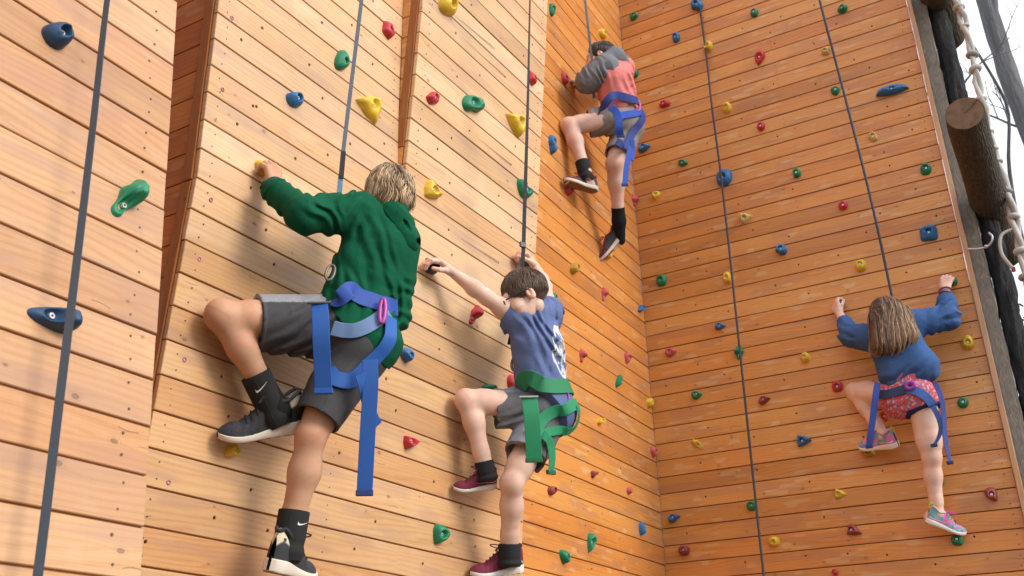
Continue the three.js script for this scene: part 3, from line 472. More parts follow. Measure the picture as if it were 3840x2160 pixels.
const endTex = tex(256, 256, (i, j, o) => { const x = i / 128 - 1, y = j / 128 - 1, r = Math.hypot(x * 1.05, y), a = Math.atan2(y, x), w = 0.5 + 0.5 * Math.sin(r * 62 + 2 * noise(x * 3 + 5, y * 3 + 5)), cr = Math.exp(-Math.pow(Math.sin((a - 0.7) * 0.5 + 0.12 * noise(r * 5, 2)) * r / 0.035, 2)) * 0.6, v = (0.75 + 0.25 * w) * (1 - cr) * (0.7 + 0.5 * noise(x * 4 + 9, y * 4)); o[0] = 0.20 * v; o[1] = 0.115 * v; o[2] = 0.065 * v; }, true, THREE.ClampToEdgeWrapping);
function hangingLog(label, x0, x1, y, z, r, sd) {
  const o = thing('hanging_log', label, 'log', 'rungs of the giant log ladder'); o.position.set(x0, y, z);
  const g = new THREE.CylinderGeometry(r, r, x1 - x0, 28, 24, true), p = g.attributes.position; g.rotateZ(-Math.PI / 2); g.translate((x1 - x0) / 2, 0, 0);
  for (let i = 0; i < p.count; i++) { const x = p.getX(i), t = x / (x1 - x0), e = Math.min(x, x1 - x0 - x), k = (1 - 0.35 * Math.pow(sstep(0.10, 0, x1 - x0 - x), 2) - 0.06 * sstep(0.02, 0, x)) * (1 + 0.09 * (noise(x * 3 + sd, p.getY(i) * 9, p.getZ(i) * 9) - 0.5)) * mix(1, 1.22, t); p.setY(i, p.getY(i) * k); p.setZ(i, p.getZ(i) * k); }
  g.computeVertexNormals(); part(o, 'bark', g, logBark);
  for (const [x, s, k] of [[0.001, -1, 0.95], [x1 - x0 - 0.001, 1, 0.74]]) { const c = new THREE.CircleGeometry(r * k, 28); c.rotateY(s * Math.PI / 2); c.translate(x, 0, 0); part(o, 'sawn_end', c, new THREE.MeshStandardMaterial({ map: endTex, roughness: 0.9 })); }
  const n = new THREE.CylinderGeometry(0.012, 0.012, 0.02, 10).rotateX(Math.PI / 2); n.translate(1.2, 0.0, r * 1.04); part(o, 'red_bolt_cap', n, std([0.4, 0.02, 0.03], 0.5));
}
hangingLog('upper hanging log whose lower end shows at the top edge beside the wall', 6.0, 8.06, 6.83, -0.10, 0.115, 1);
hangingLog('lower hanging log with its round sawn end facing down to the viewer', 6.0, 8.45, 4.934, -0.087, 0.118, 5);
{ // knotted rope of the log ladder, a rope with whippings at every turn
  const o = thing('ladder_rope', 'thick pale knotted rope hanging in front of the sky beside the logs', 'rope'), P = []; const mat = std([0.50, 0.49, 0.48], 0.9), dk = std([0.33, 0.32, 0.32], 0.9);
  for (const ph of [0, Math.PI]) { P.length = 0; for (let i = 0; i <= 150; i++) { const y = 8.4 - i * 0.032, a = y * 11 + ph, w = 0.016 + 0.006 * Math.sin(y * 7); P.push(V3(7.2 + Math.cos(a) * w + 0.015 * Math.sin(y * 3.1), y, 0.031 + Math.sin(a) * w + 0.012 * Math.sin(y * 4.3))); } part(o, 'strand', limbGeo(P, 0.019, 0.019, 300, 8, 0.4, 2), mat); }
  for (let y = 8.3, k = 0; y > 3.6; y -= 0.10 + 0.22 * hash(k, 1, 2), k++) { const g = new THREE.TorusGeometry(0.021 + 0.008 * hash(k, 2, 2), 0.013 + 0.012 * hash(k, 3, 2), 7, 14).rotateX(Math.PI / 2 + 0.5 * (hash(k, 4, 4) - 0.5)); g.translate(7.2 + 0.015 * Math.sin(y * 3.1), y, 0.031 + 0.012 * Math.sin(y * 4.3)); part(o, 'whipping', g, k % 3 ? mat : dk); }
  const loop = new THREE.TubeGeometry(new THREE.CatmullRomCurve3([V3(7.2, 4.62, 0.02), V3(7.18, 4.58, -0.06), V3(7.18, 4.45, -0.085), V3(7.19, 4.36, -0.055), V3(7.2, 4.33, -0.04)]), 24, 0.012, 8); part(o, 'cord_loop', loop, mat);
  const tip = new THREE.CylinderGeometry(0.014, 0.014, 0.03, 8); tip.translate(7.2, 4.32, -0.038); part(o, 'red_cord_end', tip, std([0.35, 0.03, 0.04], 0.6));
}
{
  const g = mergeGeometries([bare(new THREE.TubeGeometry(new THREE.CatmullRomCurve3([V3(7.22, 4.55, -0.29), V3(7.21, 4.53, -0.22), V3(7.2, 4.53, -0.16), V3(7.19, 4.56, -0.125), V3(7.19, 4.60, -0.12), V3(7.19, 4.625, -0.135)]), 30, 0.008, 8)), bare(new THREE.SphereGeometry(0.015, 10, 8).translate(7.2, 4.53, -0.17))]);
  tag(part(scene, 'steel_hook', g, metal), 'bent steel hook at the grey post beside the lower log', 'hook');
}
const treeBark = barkMat([0.19, 0.19, 0.20], [0.10, 0.10, 0.11], 11, 6, 1.5, 0.012);
function branchTree(label, spine, r0, r1, boughs, sd, leaves = 0) {
  const o = thing('bare_tree', label, 'tree'); seed = sd;
  part(o, 'trunk', limbGeo(spine.map((p) => V3(...p)), r0, r1, 50, 12, 0.12, sd), treeBark);
  const twigs = [], tips = [];
  const grow = (from, dir, len, r, depth) => {
    const pts = [from.clone()], d = dir.clone(); let p = from.clone(); for (let i = 0; i < 5; i++) { d.add(V3(rr(-0.25, 0.25), rr(-0.12, 0.25), rr(-0.25, 0.25))).normalize(); p = p.clone().addScaledVector(d, len / 5); pts.push(p); }
    twigs.push(bare(limbGeo(pts, r, r * 0.35, 14, 6, 0.1, sd))); tips.push(pts[5], pts[4]);
    if (depth > 0) for (let i = 0; i < 3; i++) grow(pts[2 + i], d.clone().add(V3(rr(-0.9, 0.9), rr(-0.4, 0.8), rr(-0.9, 0.9))).normalize(), len * rr(0.45, 0.7), r * 0.45, depth - 1);
  };
  for (const [p, d, len, r] of boughs) grow(V3(...p), V3(...d).normalize(), len, r, 2);
  if (twigs.length) part(o, 'branches', mergeGeometries(twigs), treeBark);
  if (leaves) { const lg = []; for (const t of tips) for (let i = 0; i < leaves; i++) { const g = new THREE.CircleGeometry(rr(0.03, 0.06), 5); g.scale(1, 0.6, 1); g.rotateX(rr(0, 6)); g.rotateY(rr(0, 6)); g.translate(t.x + rr(-0.28, 0.28), t.y + rr(-0.25, 0.25), t.z + rr(-0.28, 0.28)); lg.push(bare(g)); } const m = part(o, 'leaves', mergeGeometries(lg), std([0.07, 0.11, 0.035], 0.8, { side: THREE.DoubleSide })); m.userData.kind = 'stuff'; }
}
branchTree('leafless tree with a thick dark forked trunk against the white sky', [[14, -0.2, 0.75], [14, 4, 0.72], [14, 7.99, 0.60], [14, 8.96, 0.54], [14, 9.71, 0.48], [14, 10.34, 0.455], [14, 11.29, 0.43], [14, 12.8, 0.37], [14.1, 14.4, 0.3]], 0.21, 0.10, [[[14, 10.25, 0.46], [0, 0.9, 0.22], 2.4, 0.055], [[14, 9.0, 0.5], [0.2, 0.6, -0.5], 1.2, 0.02], [[14, 12, 0.4], [0.3, 0.6, 0.6], 1.6, 0.04]], 31);
branchTree('slim grey leafless trunk seen between the logs and the dark trunk', [[13, -0.2, -0.6], [13, 5, -0.55], [13, 7.9, -0.44], [13, 8.6, -0.40], [13, 9.4, -0.33], [13, 11, -0.2]], 0.11, 0.06, [[[13, 8.0, -0.45], [0, 0.9, 0.12], 1.8, 0.035], [[13, 9.1, -0.35], [0.1, 0.7, 0.5], 1.3, 0.02]], 47);
branchTree('thin crooked twig tree right of the knotted rope', [[12, -0.2, 0.2], [12, 4.5, 0.15], [12, 6.6, 0.1], [12, 7.52, 0.16], [12, 8.05, 0.27], [12, 8.3, 0.30], [12, 8.7, 0.24], [12, 9.3, 0.10]], 0.05, 0.016, [[[12, 8.05, 0.27], [0, 0.9, 0.2], 0.5, 0.014]], 53);
branchTree('leafy tree low at the right edge of the photo, behind the dark trunk', [[11.5, -0.2, 0.75], [11.5, 2.5, 0.7], [11.5, 4.6, 0.62]], 0.09, 0.05, [[[11.5, 2.6, 0.7], [0, 0.5, -0.35], 1.2, 0.03], [[11.5, 3.4, 0.66], [0, 0.5, -0.3], 1.2, 0.03], [[11.5, 4.2, 0.62], [0, 0.7, -0.1], 1.3, 0.03], [[11.5, 4.5, 0.62], [0.4, 0.6, 0.3], 1.3, 0.03], [[11.5, 3.8, 0.62], [-0.4, 0.3, 0.2], 1.2, 0.03]], 61, 16);
const JOINTS = {
  B1: { head: V3(2.969, 3.582, -2.232), neck: V3(2.991, 3.466, -2.236), shL: V3(2.840, 3.433, -2.291), shR: V3(3.014, 3.343, -2.200), chest: V3(2.935, 3.300, -2.253), waist: V3(2.895, 3.097, -2.298), pelvis: V3(2.921, 2.946, -2.350), elL: V3(2.612, 3.338, -2.361), wrL: V3(2.617, 3.520, -2.540), haL: V3(2.612, 3.604, -2.548), elR: V3(3.045, 3.039, -2.245), wrR: V3(3.155, 3.129, -2.442), hipL: V3(2.853, 2.960, -2.392), knL: V3(2.460, 2.921, -2.601), anL: V3(2.737, 2.607, -2.544), heL: V3(2.830, 2.565, -2.528), toL: V3(2.589, 2.483, -2.687), hipR: V3(2.918, 2.848, -2.338), knR: V3(2.805, 2.518, -2.433), anR: V3(2.837, 2.135, -2.545), heR: V3(2.728, 2.023, -2.530), toR: V3(3.034, 2.034, -2.603), hemL: V3(2.598, 2.926, -2.558), hemR: V3(2.802, 2.574, -2.408), sockL: V3(2.638, 2.737, -2.562), sockR: V3(2.825, 2.249, -2.510), cuff: V3(2.601, 3.505, -2.537), hemA: V3(2.666, 2.992, -2.309), hemB: V3(2.940, 2.834, -2.248) },
  B2: { head: V3(4.110, 3.539, -2.216), neck: V3(4.216, 3.469, -2.207), shL: V3(4.124, 3.396, -2.258), shR: V3(4.344, 3.467, -2.201), chest: V3(4.238, 3.294, -2.216), waist: V3(4.293, 3.116, -2.239), pelvis: V3(4.336, 2.976, -2.274), elL: V3(3.954, 3.473, -2.345), wrL: V3(3.813, 3.584, -2.458), haL: V3(3.735, 3.614, -2.484), elR: V3(4.527, 3.734, -2.308), wrR: V3(4.585, 3.898, -2.391), haR: V3(4.570, 3.952, -2.407), hipL: V3(4.278, 2.984, -2.311), knL: V3(4.025, 2.987, -2.514), anL: V3(4.129, 2.660, -2.467), heL: V3(4.206, 2.579, -2.460), toL: V3(4.077, 2.558, -2.599), hipR: V3(4.352, 2.906, -2.269), knR: V3(4.185, 2.583, -2.356), anR: V3(4.345, 2.289, -2.468), heR: V3(4.456, 2.206, -2.455), toR: V3(4.257, 2.172, -2.618), hemL: V3(4.181, 2.965, -2.443), hemR: V3(4.242, 2.719, -2.311), sockL: V3(4.107, 2.681, -2.472), sockR: V3(4.327, 2.317, -2.462), slvL: V3(4.078, 3.428, -2.308), slvR: V3(4.436, 3.566, -2.237) },
  B3: { head: V3(5.985, 6.304, -2.489), neck: V3(6.015, 6.236, -2.429), shL: V3(5.936, 6.101, -2.429), shR: V3(6.188, 6.265, -2.389), chest: V3(6.047, 6.079, -2.404), waist: V3(6.122, 5.915, -2.419), pelvis: V3(6.229, 5.806, -2.434), elL: V3(5.895, 6.029, -2.569), wrL: V3(6.090, 6.164, -2.704), elR: V3(6.510, 6.438, -2.569), wrR: V3(6.562, 6.605, -2.669), hipL: V3(6.118, 5.772, -2.454), knL: V3(5.860, 5.668, -2.734), anL: V3(5.919, 5.265, -2.639), heL: V3(6.029, 5.142, -2.614), toL: V3(5.775, 5.136, -2.754), hipR: V3(6.304, 5.772, -2.429), knR: V3(6.145, 5.404, -2.499), anR: V3(6.394, 5.052, -2.599), heR: V3(6.486, 4.973, -2.589), toR: V3(6.461, 4.828, -2.729), hemL: V3(6.027, 5.745, -2.639), hemR: V3(6.165, 5.485, -2.479), sockL: V3(5.943, 5.349, -2.649), sockR: V3(6.385, 5.135, -2.589) },
  G: { head: V3(6.968, 4.061, -0.868), neck: V3(6.958, 3.895, -0.868), shL: V3(6.988, 3.950, -1.015), shR: V3(6.978, 3.989, -0.724), chest: V3(6.947, 3.815, -0.848), waist: V3(6.958, 3.615, -0.807), pelvis: V3(6.973, 3.473, -0.842), elL: V3(7.067, 4.021, -1.158), wrL: V3(7.163, 4.244, -1.225), haL: V3(7.183, 4.332, -1.257), elR: V3(7.058, 4.012, -0.506), wrR: V3(7.157, 4.260, -0.487), haR: V3(7.178, 4.340, -0.458), hipL: V3(7.008, 3.517, -0.926), knL: V3(7.173, 3.641, -1.213), anL: V3(7.103, 3.272, -1.058), heL: V3(7.093, 3.187, -0.987), toL: V3(7.223, 3.237, -1.246), hipR: V3(6.978, 3.452, -0.762), knR: V3(7.022, 3.070, -0.773), anR: V3(7.103, 2.718, -0.814), heR: V3(7.073, 2.672, -0.899), toR: V3(7.213, 2.583, -0.703), hemR: V3(6.982, 3.376, -0.746), cuffL: V3(7.138, 4.177, -1.201), cuffR: V3(7.128, 4.182, -0.489) },
};
const STRAPS = {
  B1: { belt: [V3(2.661, 3.034, -2.245), V3(2.635, 3.027, -2.197), V3(2.656, 3.031, -2.166), V3(2.703, 3.033, -2.153), V3(2.797, 3.028, -2.159), V3(2.888, 3.020, -2.185), V3(2.990, 3.030, -2.249)], drop: [V3(2.602, 2.942, -2.256), V3(2.587, 2.872, -2.233), V3(2.593, 2.796, -2.230), V3(2.627, 2.704, -2.246), V3(2.660, 2.620, -2.262)], cross: [V3(2.607, 2.836, -2.225), V3(2.652, 2.836, -2.213), V3(2.713, 2.858, -2.198), V3(2.784, 2.898, -2.181), V3(2.847, 2.942, -2.174), V3(2.916, 2.989, -2.196)], loop: [V3(2.747, 2.742, -2.326), V3(2.717, 2.712, -2.271), V3(2.742, 2.696, -2.231), V3(2.796, 2.692, -2.208), V3(2.825, 2.717, -2.195), V3(2.862, 2.769, -2.188), V3(2.899, 2.837, -2.190), V3(2.918, 2.909, -2.193), V3(2.924, 2.968, -2.198)], tailA: [V3(2.815, 2.770, -2.180), V3(2.833, 2.690, -2.186), V3(2.869, 2.521, -2.219), V3(2.912, 2.298, -2.257)], tailB: [V3(2.799, 2.715, -2.206), V3(2.829, 2.670, -2.208), V3(2.891, 2.605, -2.231), V3(2.965, 2.561, -2.251)], magenta: [V3(2.857, 2.977, -2.160)], steel: [V3(2.691, 3.106, -2.288)] },
  B2: { belt: [V3(4.138, 3.047, -2.288), V3(4.052, 3.038, -2.213), V3(4.054, 3.039, -2.153), V3(4.133, 3.043, -2.119), V3(4.254, 3.052, -2.122), V3(4.422, 3.075, -2.171)], drop: [V3(4.059, 2.953, -2.180), V3(4.058, 2.868, -2.168), V3(4.082, 2.759, -2.176), V3(4.115, 2.657, -2.193)], cross: [V3(4.071, 2.848, -2.169), V3(4.116, 2.859, -2.145), V3(4.201, 2.893, -2.128), V3(4.301, 2.942, -2.129), V3(4.400, 2.979, -2.150)], loop: [V3(4.382, 2.969, -2.142), V3(4.410, 2.920, -2.145), V3(4.389, 2.875, -2.150), V3(4.304, 2.840, -2.157), V3(4.237, 2.818, -2.183), V3(4.181, 2.776, -2.209)], tail: [V3(4.171, 2.793, -2.168), V3(4.233, 2.771, -2.167), V3(4.264, 2.710, -2.171), V3(4.276, 2.630, -2.187)], magenta: [V3(4.324, 3.003, -2.122)], steel: [V3(4.191, 3.188, -2.323)] },
  B3: { belt: [V3(5.798, 5.724, -2.449), V3(5.721, 5.706, -2.369), V3(5.768, 5.736, -2.299), V3(5.932, 5.819, -2.279), V3(6.135, 5.898, -2.289), V3(6.369, 5.981, -2.349)], drop: [V3(5.717, 5.614, -2.329), V3(5.751, 5.581, -2.299), V3(5.768, 5.519, -2.289), V3(5.786, 5.448, -2.299), V3(5.832, 5.419, -2.309)], cross: [V3(5.798, 5.567, -2.299), V3(5.877, 5.632, -2.269), V3(6.044, 5.738, -2.269), V3(6.258, 5.848, -2.309)], loop: [V3(5.835, 5.454, -2.349), V3(5.869, 5.432, -2.309), V3(5.940, 5.436, -2.289), V3(6.098, 5.570, -2.289), V3(6.212, 5.728, -2.299), V3(6.269, 5.861, -2.309)], tail: [V3(5.959, 5.378, -2.289), V3(5.945, 5.283, -2.309), V3(5.938, 5.185, -2.329), V3(5.943, 5.078, -2.349)], tail2: [V3(6.006, 5.479, -2.289), V3(6.030, 5.398, -2.299), V3(6.007, 5.308, -2.309)], magenta: [V3(6.185, 5.876, -2.289)] },
  G: { navy: [V3(6.928, 3.549, -1.052), V3(6.878, 3.504, -1.000), V3(6.838, 3.495, -0.916), V3(6.828, 3.502, -0.812)], blue: [V3(6.828, 3.498, -0.820), V3(6.828, 3.467, -0.756), V3(6.848, 3.423, -0.712), V3(6.888, 3.370, -0.690)], tailL: [V3(6.857, 3.583, -1.001), V3(6.838, 3.490, -1.026), V3(6.848, 3.347, -1.069), V3(6.857, 3.240, -1.104), V3(6.878, 3.162, -1.129)], tailR1: [V3(6.857, 3.518, -0.647), V3(6.857, 3.411, -0.627), V3(6.868, 3.294, -0.635), V3(6.878, 3.153, -0.653), V3(6.888, 2.989, -0.656)], tailR2: [V3(6.878, 3.374, -0.693), V3(6.868, 3.292, -0.670), V3(6.868, 3.219, -0.666), V3(6.878, 3.164, -0.690), V3(6.878, 3.112, -0.729)], magenta: [V3(6.817, 3.512, -0.796)] },
};
// ---------------------------------------------------------------- figures: smooth distance fields meshed into one continuous surface
const cap = (a, b, ra, rb = ra, k = 0.03) => { const d = b.clone().sub(a), l2 = Math.max(1e-9, d.lengthSq()); return { t: 0, a, d, l2, ra, rb, k, c: a.clone().add(b).multiplyScalar(0.5), R: Math.sqrt(l2) / 2 + Math.max(ra, rb) }; };
const ell = (c, ax, r, k = 0.03) => ({ t: 1, c, ax, r, k, R: Math.max(...r) });
function primD(q, x, y, z) {
  if (q.t === 0) { const px = x - q.a.x, py = y - q.a.y, pz = z - q.a.z, h = clamp((px * q.d.x + py * q.d.y + pz * q.d.z) / q.l2); return Math.hypot(px - q.d.x * h, py - q.d.y * h, pz - q.d.z * h) - mix(q.ra, q.rb, h); }
  const px = x - q.c.x, py = y - q.c.y, pz = z - q.c.z, u = (px * q.ax[0].x + py * q.ax[0].y + pz * q.ax[0].z), v = (px * q.ax[1].x + py * q.ax[1].y + pz * q.ax[1].z), w = (px * q.ax[2].x + py * q.ax[2].y + pz * q.ax[2].z);
  const k0 = Math.hypot(u / q.r[0], v / q.r[1], w / q.r[2]), k1 = Math.hypot(u / q.r[0] ** 2, v / q.r[1] ** 2, w / q.r[2] ** 2); return k1 < 1e-6 ? -Math.min(...q.r) : k0 * (k0 - 1) / k1;
}
const smin = (a, b, k) => { const h = Math.max(k - Math.abs(a - b), 0) / k; return Math.min(a, b) - h * h * k * 0.25; };
// a field is a list of groups { prims, cuts: [[point, normal]], subs: prims, k }
function field(groups, disp) {
  return (x, y, z) => {
    let D = 1e3;
    for (const g of groups) {
      let d = 1e3;
      for (const q of g.prims) { const lb = Math.hypot(x - q.c.x, y - q.c.y, z - q.c.z) - q.R; if (lb > d + q.k) continue; const e = primD(q, x, y, z); d = d > 900 ? e : smin(d, e, q.k); }
      if (g.cuts) for (const [p, n] of g.cuts) d = Math.max(d, (x - p.x) * n.x + (y - p.y) * n.y + (z - p.z) * n.z);
      if (g.subs) for (const q of g.subs) d = Math.max(d, -primD(q, x, y, z));
      D = D > 900 ? d : smin(D, d, g.k ?? 0.03);
    }
    return disp && D < 0.05 && D > -0.05 ? D - disp(x, y, z) : D;
  };
}
const boxOf = (groups, pad = 0.03) => { const lo = V3(1e3, 1e3, 1e3), hi = V3(-1e3, -1e3, -1e3); for (const g of groups) for (const q of g.prims) { if (q.t === 0) { const b = q.a.clone().add(q.d); for (const [p, r] of [[q.a, q.ra], [b, q.rb]]) { lo.min(p.clone().subScalar(r)); hi.max(p.clone().addScalar(r)); } } else { lo.min(q.c.clone().subScalar(q.R)); hi.max(q.c.clone().addScalar(q.R)); } } return [lo.subScalar(pad), hi.addScalar(pad)]; };
const gradOf = (f, x, y, z, e = 0.002) => { const g = V3(f(x + e, y, z) - f(x - e, y, z), f(x, y + e, z) - f(x, y - e, z), f(x, y, z + e) - f(x, y, z - e)); const l = g.length() || 1; return [g.multiplyScalar(1 / l), l / (2 * e)]; };
function skinOf(f, [lo, hi], cell, colour) { // naive surface nets
  const nx = Math.ceil((hi.x - lo.x) / cell) + 1, ny = Math.ceil((hi.y - lo.y) / cell) + 1, nz = Math.ceil((hi.z - lo.z) / cell) + 1, B = 5, val = new Float32Array(nx * ny * nz).fill(NaN), at = (i, j, k) => i + nx * (j + ny * k), vid = new Int32Array(nx * ny * nz).fill(-1), pos = [], idx = [];
  const blocks = [], half = B * cell * 0.87;
  for (let k = 0; k < nz - 1; k += B) for (let j = 0; j < ny - 1; j += B) for (let i = 0; i < nx - 1; i += B) { const d = f(lo.x + (i + B / 2) * cell, lo.y + (j + B / 2) * cell, lo.z + (k + B / 2) * cell); if (Math.abs(d) < half * 1.35 + 0.016) blocks.push([i, j, k]); }
  for (const [bi, bj, bk] of blocks) for (let k = bk; k <= Math.min(nz - 1, bk + B); k++) for (let j = bj; j <= Math.min(ny - 1, bj + B); j++) for (let i = bi; i <= Math.min(nx - 1, bi + B); i++) { const a = at(i, j, k); if (val[a] !== val[a]) val[a] = f(lo.x + i * cell, lo.y + j * cell, lo.z + k * cell); }
  const E = [[0, 1], [2, 3], [4, 5], [6, 7], [0, 2], [1, 3], [4, 6], [5, 7], [0, 4], [1, 5], [2, 6], [3, 7]], cv = new Float32Array(8);
  for (const [bi, bj, bk] of blocks) for (let k = bk; k < Math.min(nz - 1, bk + B); k++) for (let j = bj; j < Math.min(ny - 1, bj + B); j++) for (let i = bi; i < Math.min(nx - 1, bi + B); i++) {
    let m = 0, bad = false; for (let c = 0; c < 8; c++) { const v = val[at(i + (c & 1), j + ((c >> 1) & 1), k + (c >> 2))]; if (v !== v) bad = true; cv[c] = v; if (v < 0) m |= 1 << c; }
    if (bad || m === 0 || m === 255) continue; let x = 0, y = 0, z = 0, n = 0;
    for (const [a, b] of E) { const va = cv[a], vb = cv[b]; if ((va < 0) === (vb < 0)) continue; const t = va / (va - vb); x += mix(a & 1, b & 1, t); y += mix((a >> 1) & 1, (b >> 1) & 1, t); z += mix(a >> 2, b >> 2, t); n++; }
    vid[at(i, j, k)] = pos.length / 3; pos.push(lo.x + (i + x / n) * cell, lo.y + (j + y / n) * cell, lo.z + (k + z / n) * cell);
  }
  const quad = (a, b, c, d, flip) => { if (a < 0 || b < 0 || c < 0 || d < 0) return; flip ? idx.push(a, c, b, a, d, c) : idx.push(a, b, c, a, c, d); };
  for (const [bi, bj, bk] of blocks) for (let k = bk; k < Math.min(nz - 1, bk + B); k++) for (let j = bj; j < Math.min(ny - 1, bj + B); j++) for (let i = bi; i < Math.min(nx - 1, bi + B); i++) {
    const v = val[at(i, j, k)]; if (v !== v) continue; const s = v < 0;
    if (j && k && i + 1 < nx && (val[at(i + 1, j, k)] < 0) !== s) quad(vid[at(i, j - 1, k - 1)], vid[at(i, j, k - 1)], vid[at(i, j, k)], vid[at(i, j - 1, k)], !s);
    if (i && k && (val[at(i, j + 1, k)] < 0) !== s) quad(vid[at(i - 1, j, k - 1)], vid[at(i - 1, j, k)], vid[at(i, j, k)], vid[at(i, j, k - 1)], !s);
    if (i && j && (val[at(i, j, k + 1)] < 0) !== s) quad(vid[at(i - 1, j - 1, k)], vid[at(i, j - 1, k)], vid[at(i, j, k)], vid[at(i - 1, j, k)], !s);
  }
  const nrm = new Float32Array(pos.length), col = colour ? new Float32Array(pos.length) : null;
  for (let i = 0; i < pos.length; i += 3) { let [g, sl] = gradOf(f, pos[i], pos[i + 1], pos[i + 2], cell * 0.35); const d = clamp(f(pos[i], pos[i + 1], pos[i + 2]) / Math.max(sl, 0.5), -cell * 0.5, cell * 0.5); pos[i] -= g.x * d; pos[i + 1] -= g.y * d; pos[i + 2] -= g.z * d; nrm.set([g.x, g.y, g.z], i); if (col) col.set(colour(pos[i], pos[i + 1], pos[i + 2], g), i); }
  const G = new THREE.BufferGeometry(); G.setAttribute('position', new THREE.Float32BufferAttribute(pos, 3)); G.setAttribute('normal', new THREE.BufferAttribute(nrm, 3)); if (col) G.setAttribute('color', new THREE.BufferAttribute(col, 3)); const uv = new Float32Array(pos.length / 3 * 2); for (let i = 0; i < uv.length / 2; i++) { const nx = Math.abs(nrm[i * 3]) > Math.abs(nrm[i * 3 + 2]); uv[i * 2] = (nx ? pos[i * 3 + 2] : pos[i * 3]) * 6; uv[i * 2 + 1] = pos[i * 3 + 1] * 6; } G.setAttribute('uv', new THREE.BufferAttribute(uv, 2)); G.setIndex(idx); return G;
}
const lerp = (a, b, t) => a.clone().lerp(b, t);
const perp = (v, axis) => v.clone().addScaledVector(axis, -v.dot(axis)).normalize();
const ridge = (n) => Math.sqrt(Math.abs(2 * n - 1)) - 0.55;
// cloth folds running along dir, wave length wl across them
function folds(dir, wl, amp, long = 5, s = 0, face = V3(-0.8, -0.3, 0.5)) { // parallel rounded folds running along dir, lying in the surface that faces 'face'
  const u = dir.clone().normalize(), w = perp(face, u), v = V3(0, 0, 0).crossVectors(w, u);
  return (x, y, z) => {
    const a = (x * u.x + y * u.y + z * u.z) / (wl * long), b = (x * v.x + y * v.y + z * v.z) / wl, c = (x * w.x + y * w.y + z * w.z) / (wl * 3);
    const ph = b + 1.5 * (noise(a * 1.6 + s, b * 0.45, c + s) - 0.5) + 0.35 * (noise(a * 4 + 3, b * 1.2, s) - 0.5), m = sstep(0.28, 0.62, noise(a * 1.5 + 20 + s, b * 0.6 + 5, c)), q = Math.sin(ph * 6.2832);
    return amp * m * (q > 0 ? Math.pow(q, 0.85) : -0.9 * Math.pow(-q, 1.4)) + amp * 0.3 * (noise(x * 45 + s, y * 45, z * 45) - 0.5);
  };
}
const near = (p, r) => (x, y, z) => 1 - sstep(r * 0.45, r * 1.05, Math.hypot(x - p.x, y - p.y, z - p.z));
const along = (a, b) => { const d = b.clone().sub(a), l = d.lengthSq(); return (x, y, z) => ((x - a.x) * d.x + (y - a.y) * d.y + (z - a.z) * d.z) / l; };
// arms and legs with elbow, knee and calf
function legPrims(h, k, a, r0) { const r = r0.map((v, i) => v - (i === 4 ? 0 : 0.004)); // r: hip, thigh end, knee, calf, ankle
  const sh = a.clone().sub(k).normalize(), fl = perp(h.clone().add(a).multiplyScalar(0.5).sub(k), sh), th = k.clone().sub(h).normalize();
  return [cap(h, lerp(h, k, 0.75), r[0], r[1], 0.03), cap(lerp(h, k, 0.7), k, r[1], r[2], 0.03), cap(k, lerp(k, a, 0.34).addScaledVector(fl, 0.008), r[2], r[3], 0.03), cap(lerp(k, a, 0.34).addScaledVector(fl, 0.008), lerp(k, a, 0.8), r[3], r[4] * 1.04, 0.035), cap(lerp(k, a, 0.74), a, r[4] * 1.06, r[4], 0.02), cap(k.clone().addScaledVector(th, 0.004), k.clone().addScaledVector(fl, -0.008), r[2] * 0.8, r[2] * 0.7, 0.03)];
}
const armPrims = (s, e, w, r) => [cap(s, lerp(s, e, 0.5), r[0], r[1], 0.03), cap(lerp(s, e, 0.5), e, r[1], r[2], 0.03), cap(e, lerp(e, w, 0.35), r[2], r[3], 0.025), cap(lerp(e, w, 0.35), w, r[3], r[4], 0.025)];
// a hand: y to the fingers, x to the thumb, z out of the back of the hand
function handPrims(w, toFingers, back, thumbSide, s, curl, thumbOut = 0) {
  const Y = toFingers.clone().normalize(), Z = perp(back, Y), X = V3(0, 0, 0).crossVectors(Y, Z).multiplyScalar(thumbSide), at = (x, y, z) => w.clone().addScaledVector(X, x * s).addScaledVector(Y, y * s).addScaledVector(Z, z * s), out = [];
  const K = [[0.029, 0.082], [0.010, 0.087], [-0.010, 0.083], [-0.028, 0.074]], L = [[0.042, 0.026, 0.02], [0.046, 0.029, 0.021], [0.042, 0.027, 0.02], [0.033, 0.021, 0.018]];
  out.push(cap(at(0.008, -0.03, 0), at(0.011, 0.012, 0), 0.019 * s, 0.018 * s, 0.02), cap(at(-0.008, -0.03, 0), at(-0.011, 0.012, 0), 0.019 * s, 0.018 * s, 0.02));
  K.forEach(([kx, ky], i) => {
    out.push(cap(at(kx * 0.5, 0.012, 0), at(kx, ky, 0.002), 0.0155 * s, 0.0125 * s, 0.014)); let a = curl[0] * (0.9 + 0.12 * i), p = [kx, ky, 0.001]; const sp = kx * 0.12;
    L[i].forEach((l, j) => { const q = [p[0] + sp * l * 8, p[1] + l * Math.cos(a), p[2] - l * Math.sin(a)]; out.push(cap(at(...p), at(...q), (0.0108 - 0.0011 * j) * s, (0.0098 - 0.0012 * j) * s, 0.0045 * s)); p = q; a += curl[j + 1] ?? 0; });
  });
  out.push(cap(at(0.012, 0.02, -0.006), at(0.034, 0.045, -0.014), 0.0165 * s, 0.0135 * s, 0.012), cap(at(0.034, 0.045, -0.014), at(0.044 + thumbOut, 0.074, -0.03), 0.0125 * s, 0.0105 * s, 0.006), cap(at(0.044 + thumbOut, 0.074, -0.03), at(0.040 + thumbOut, 0.098, -0.042), 0.0102 * s, 0.0082 * s, 0.005));
  return out;
}
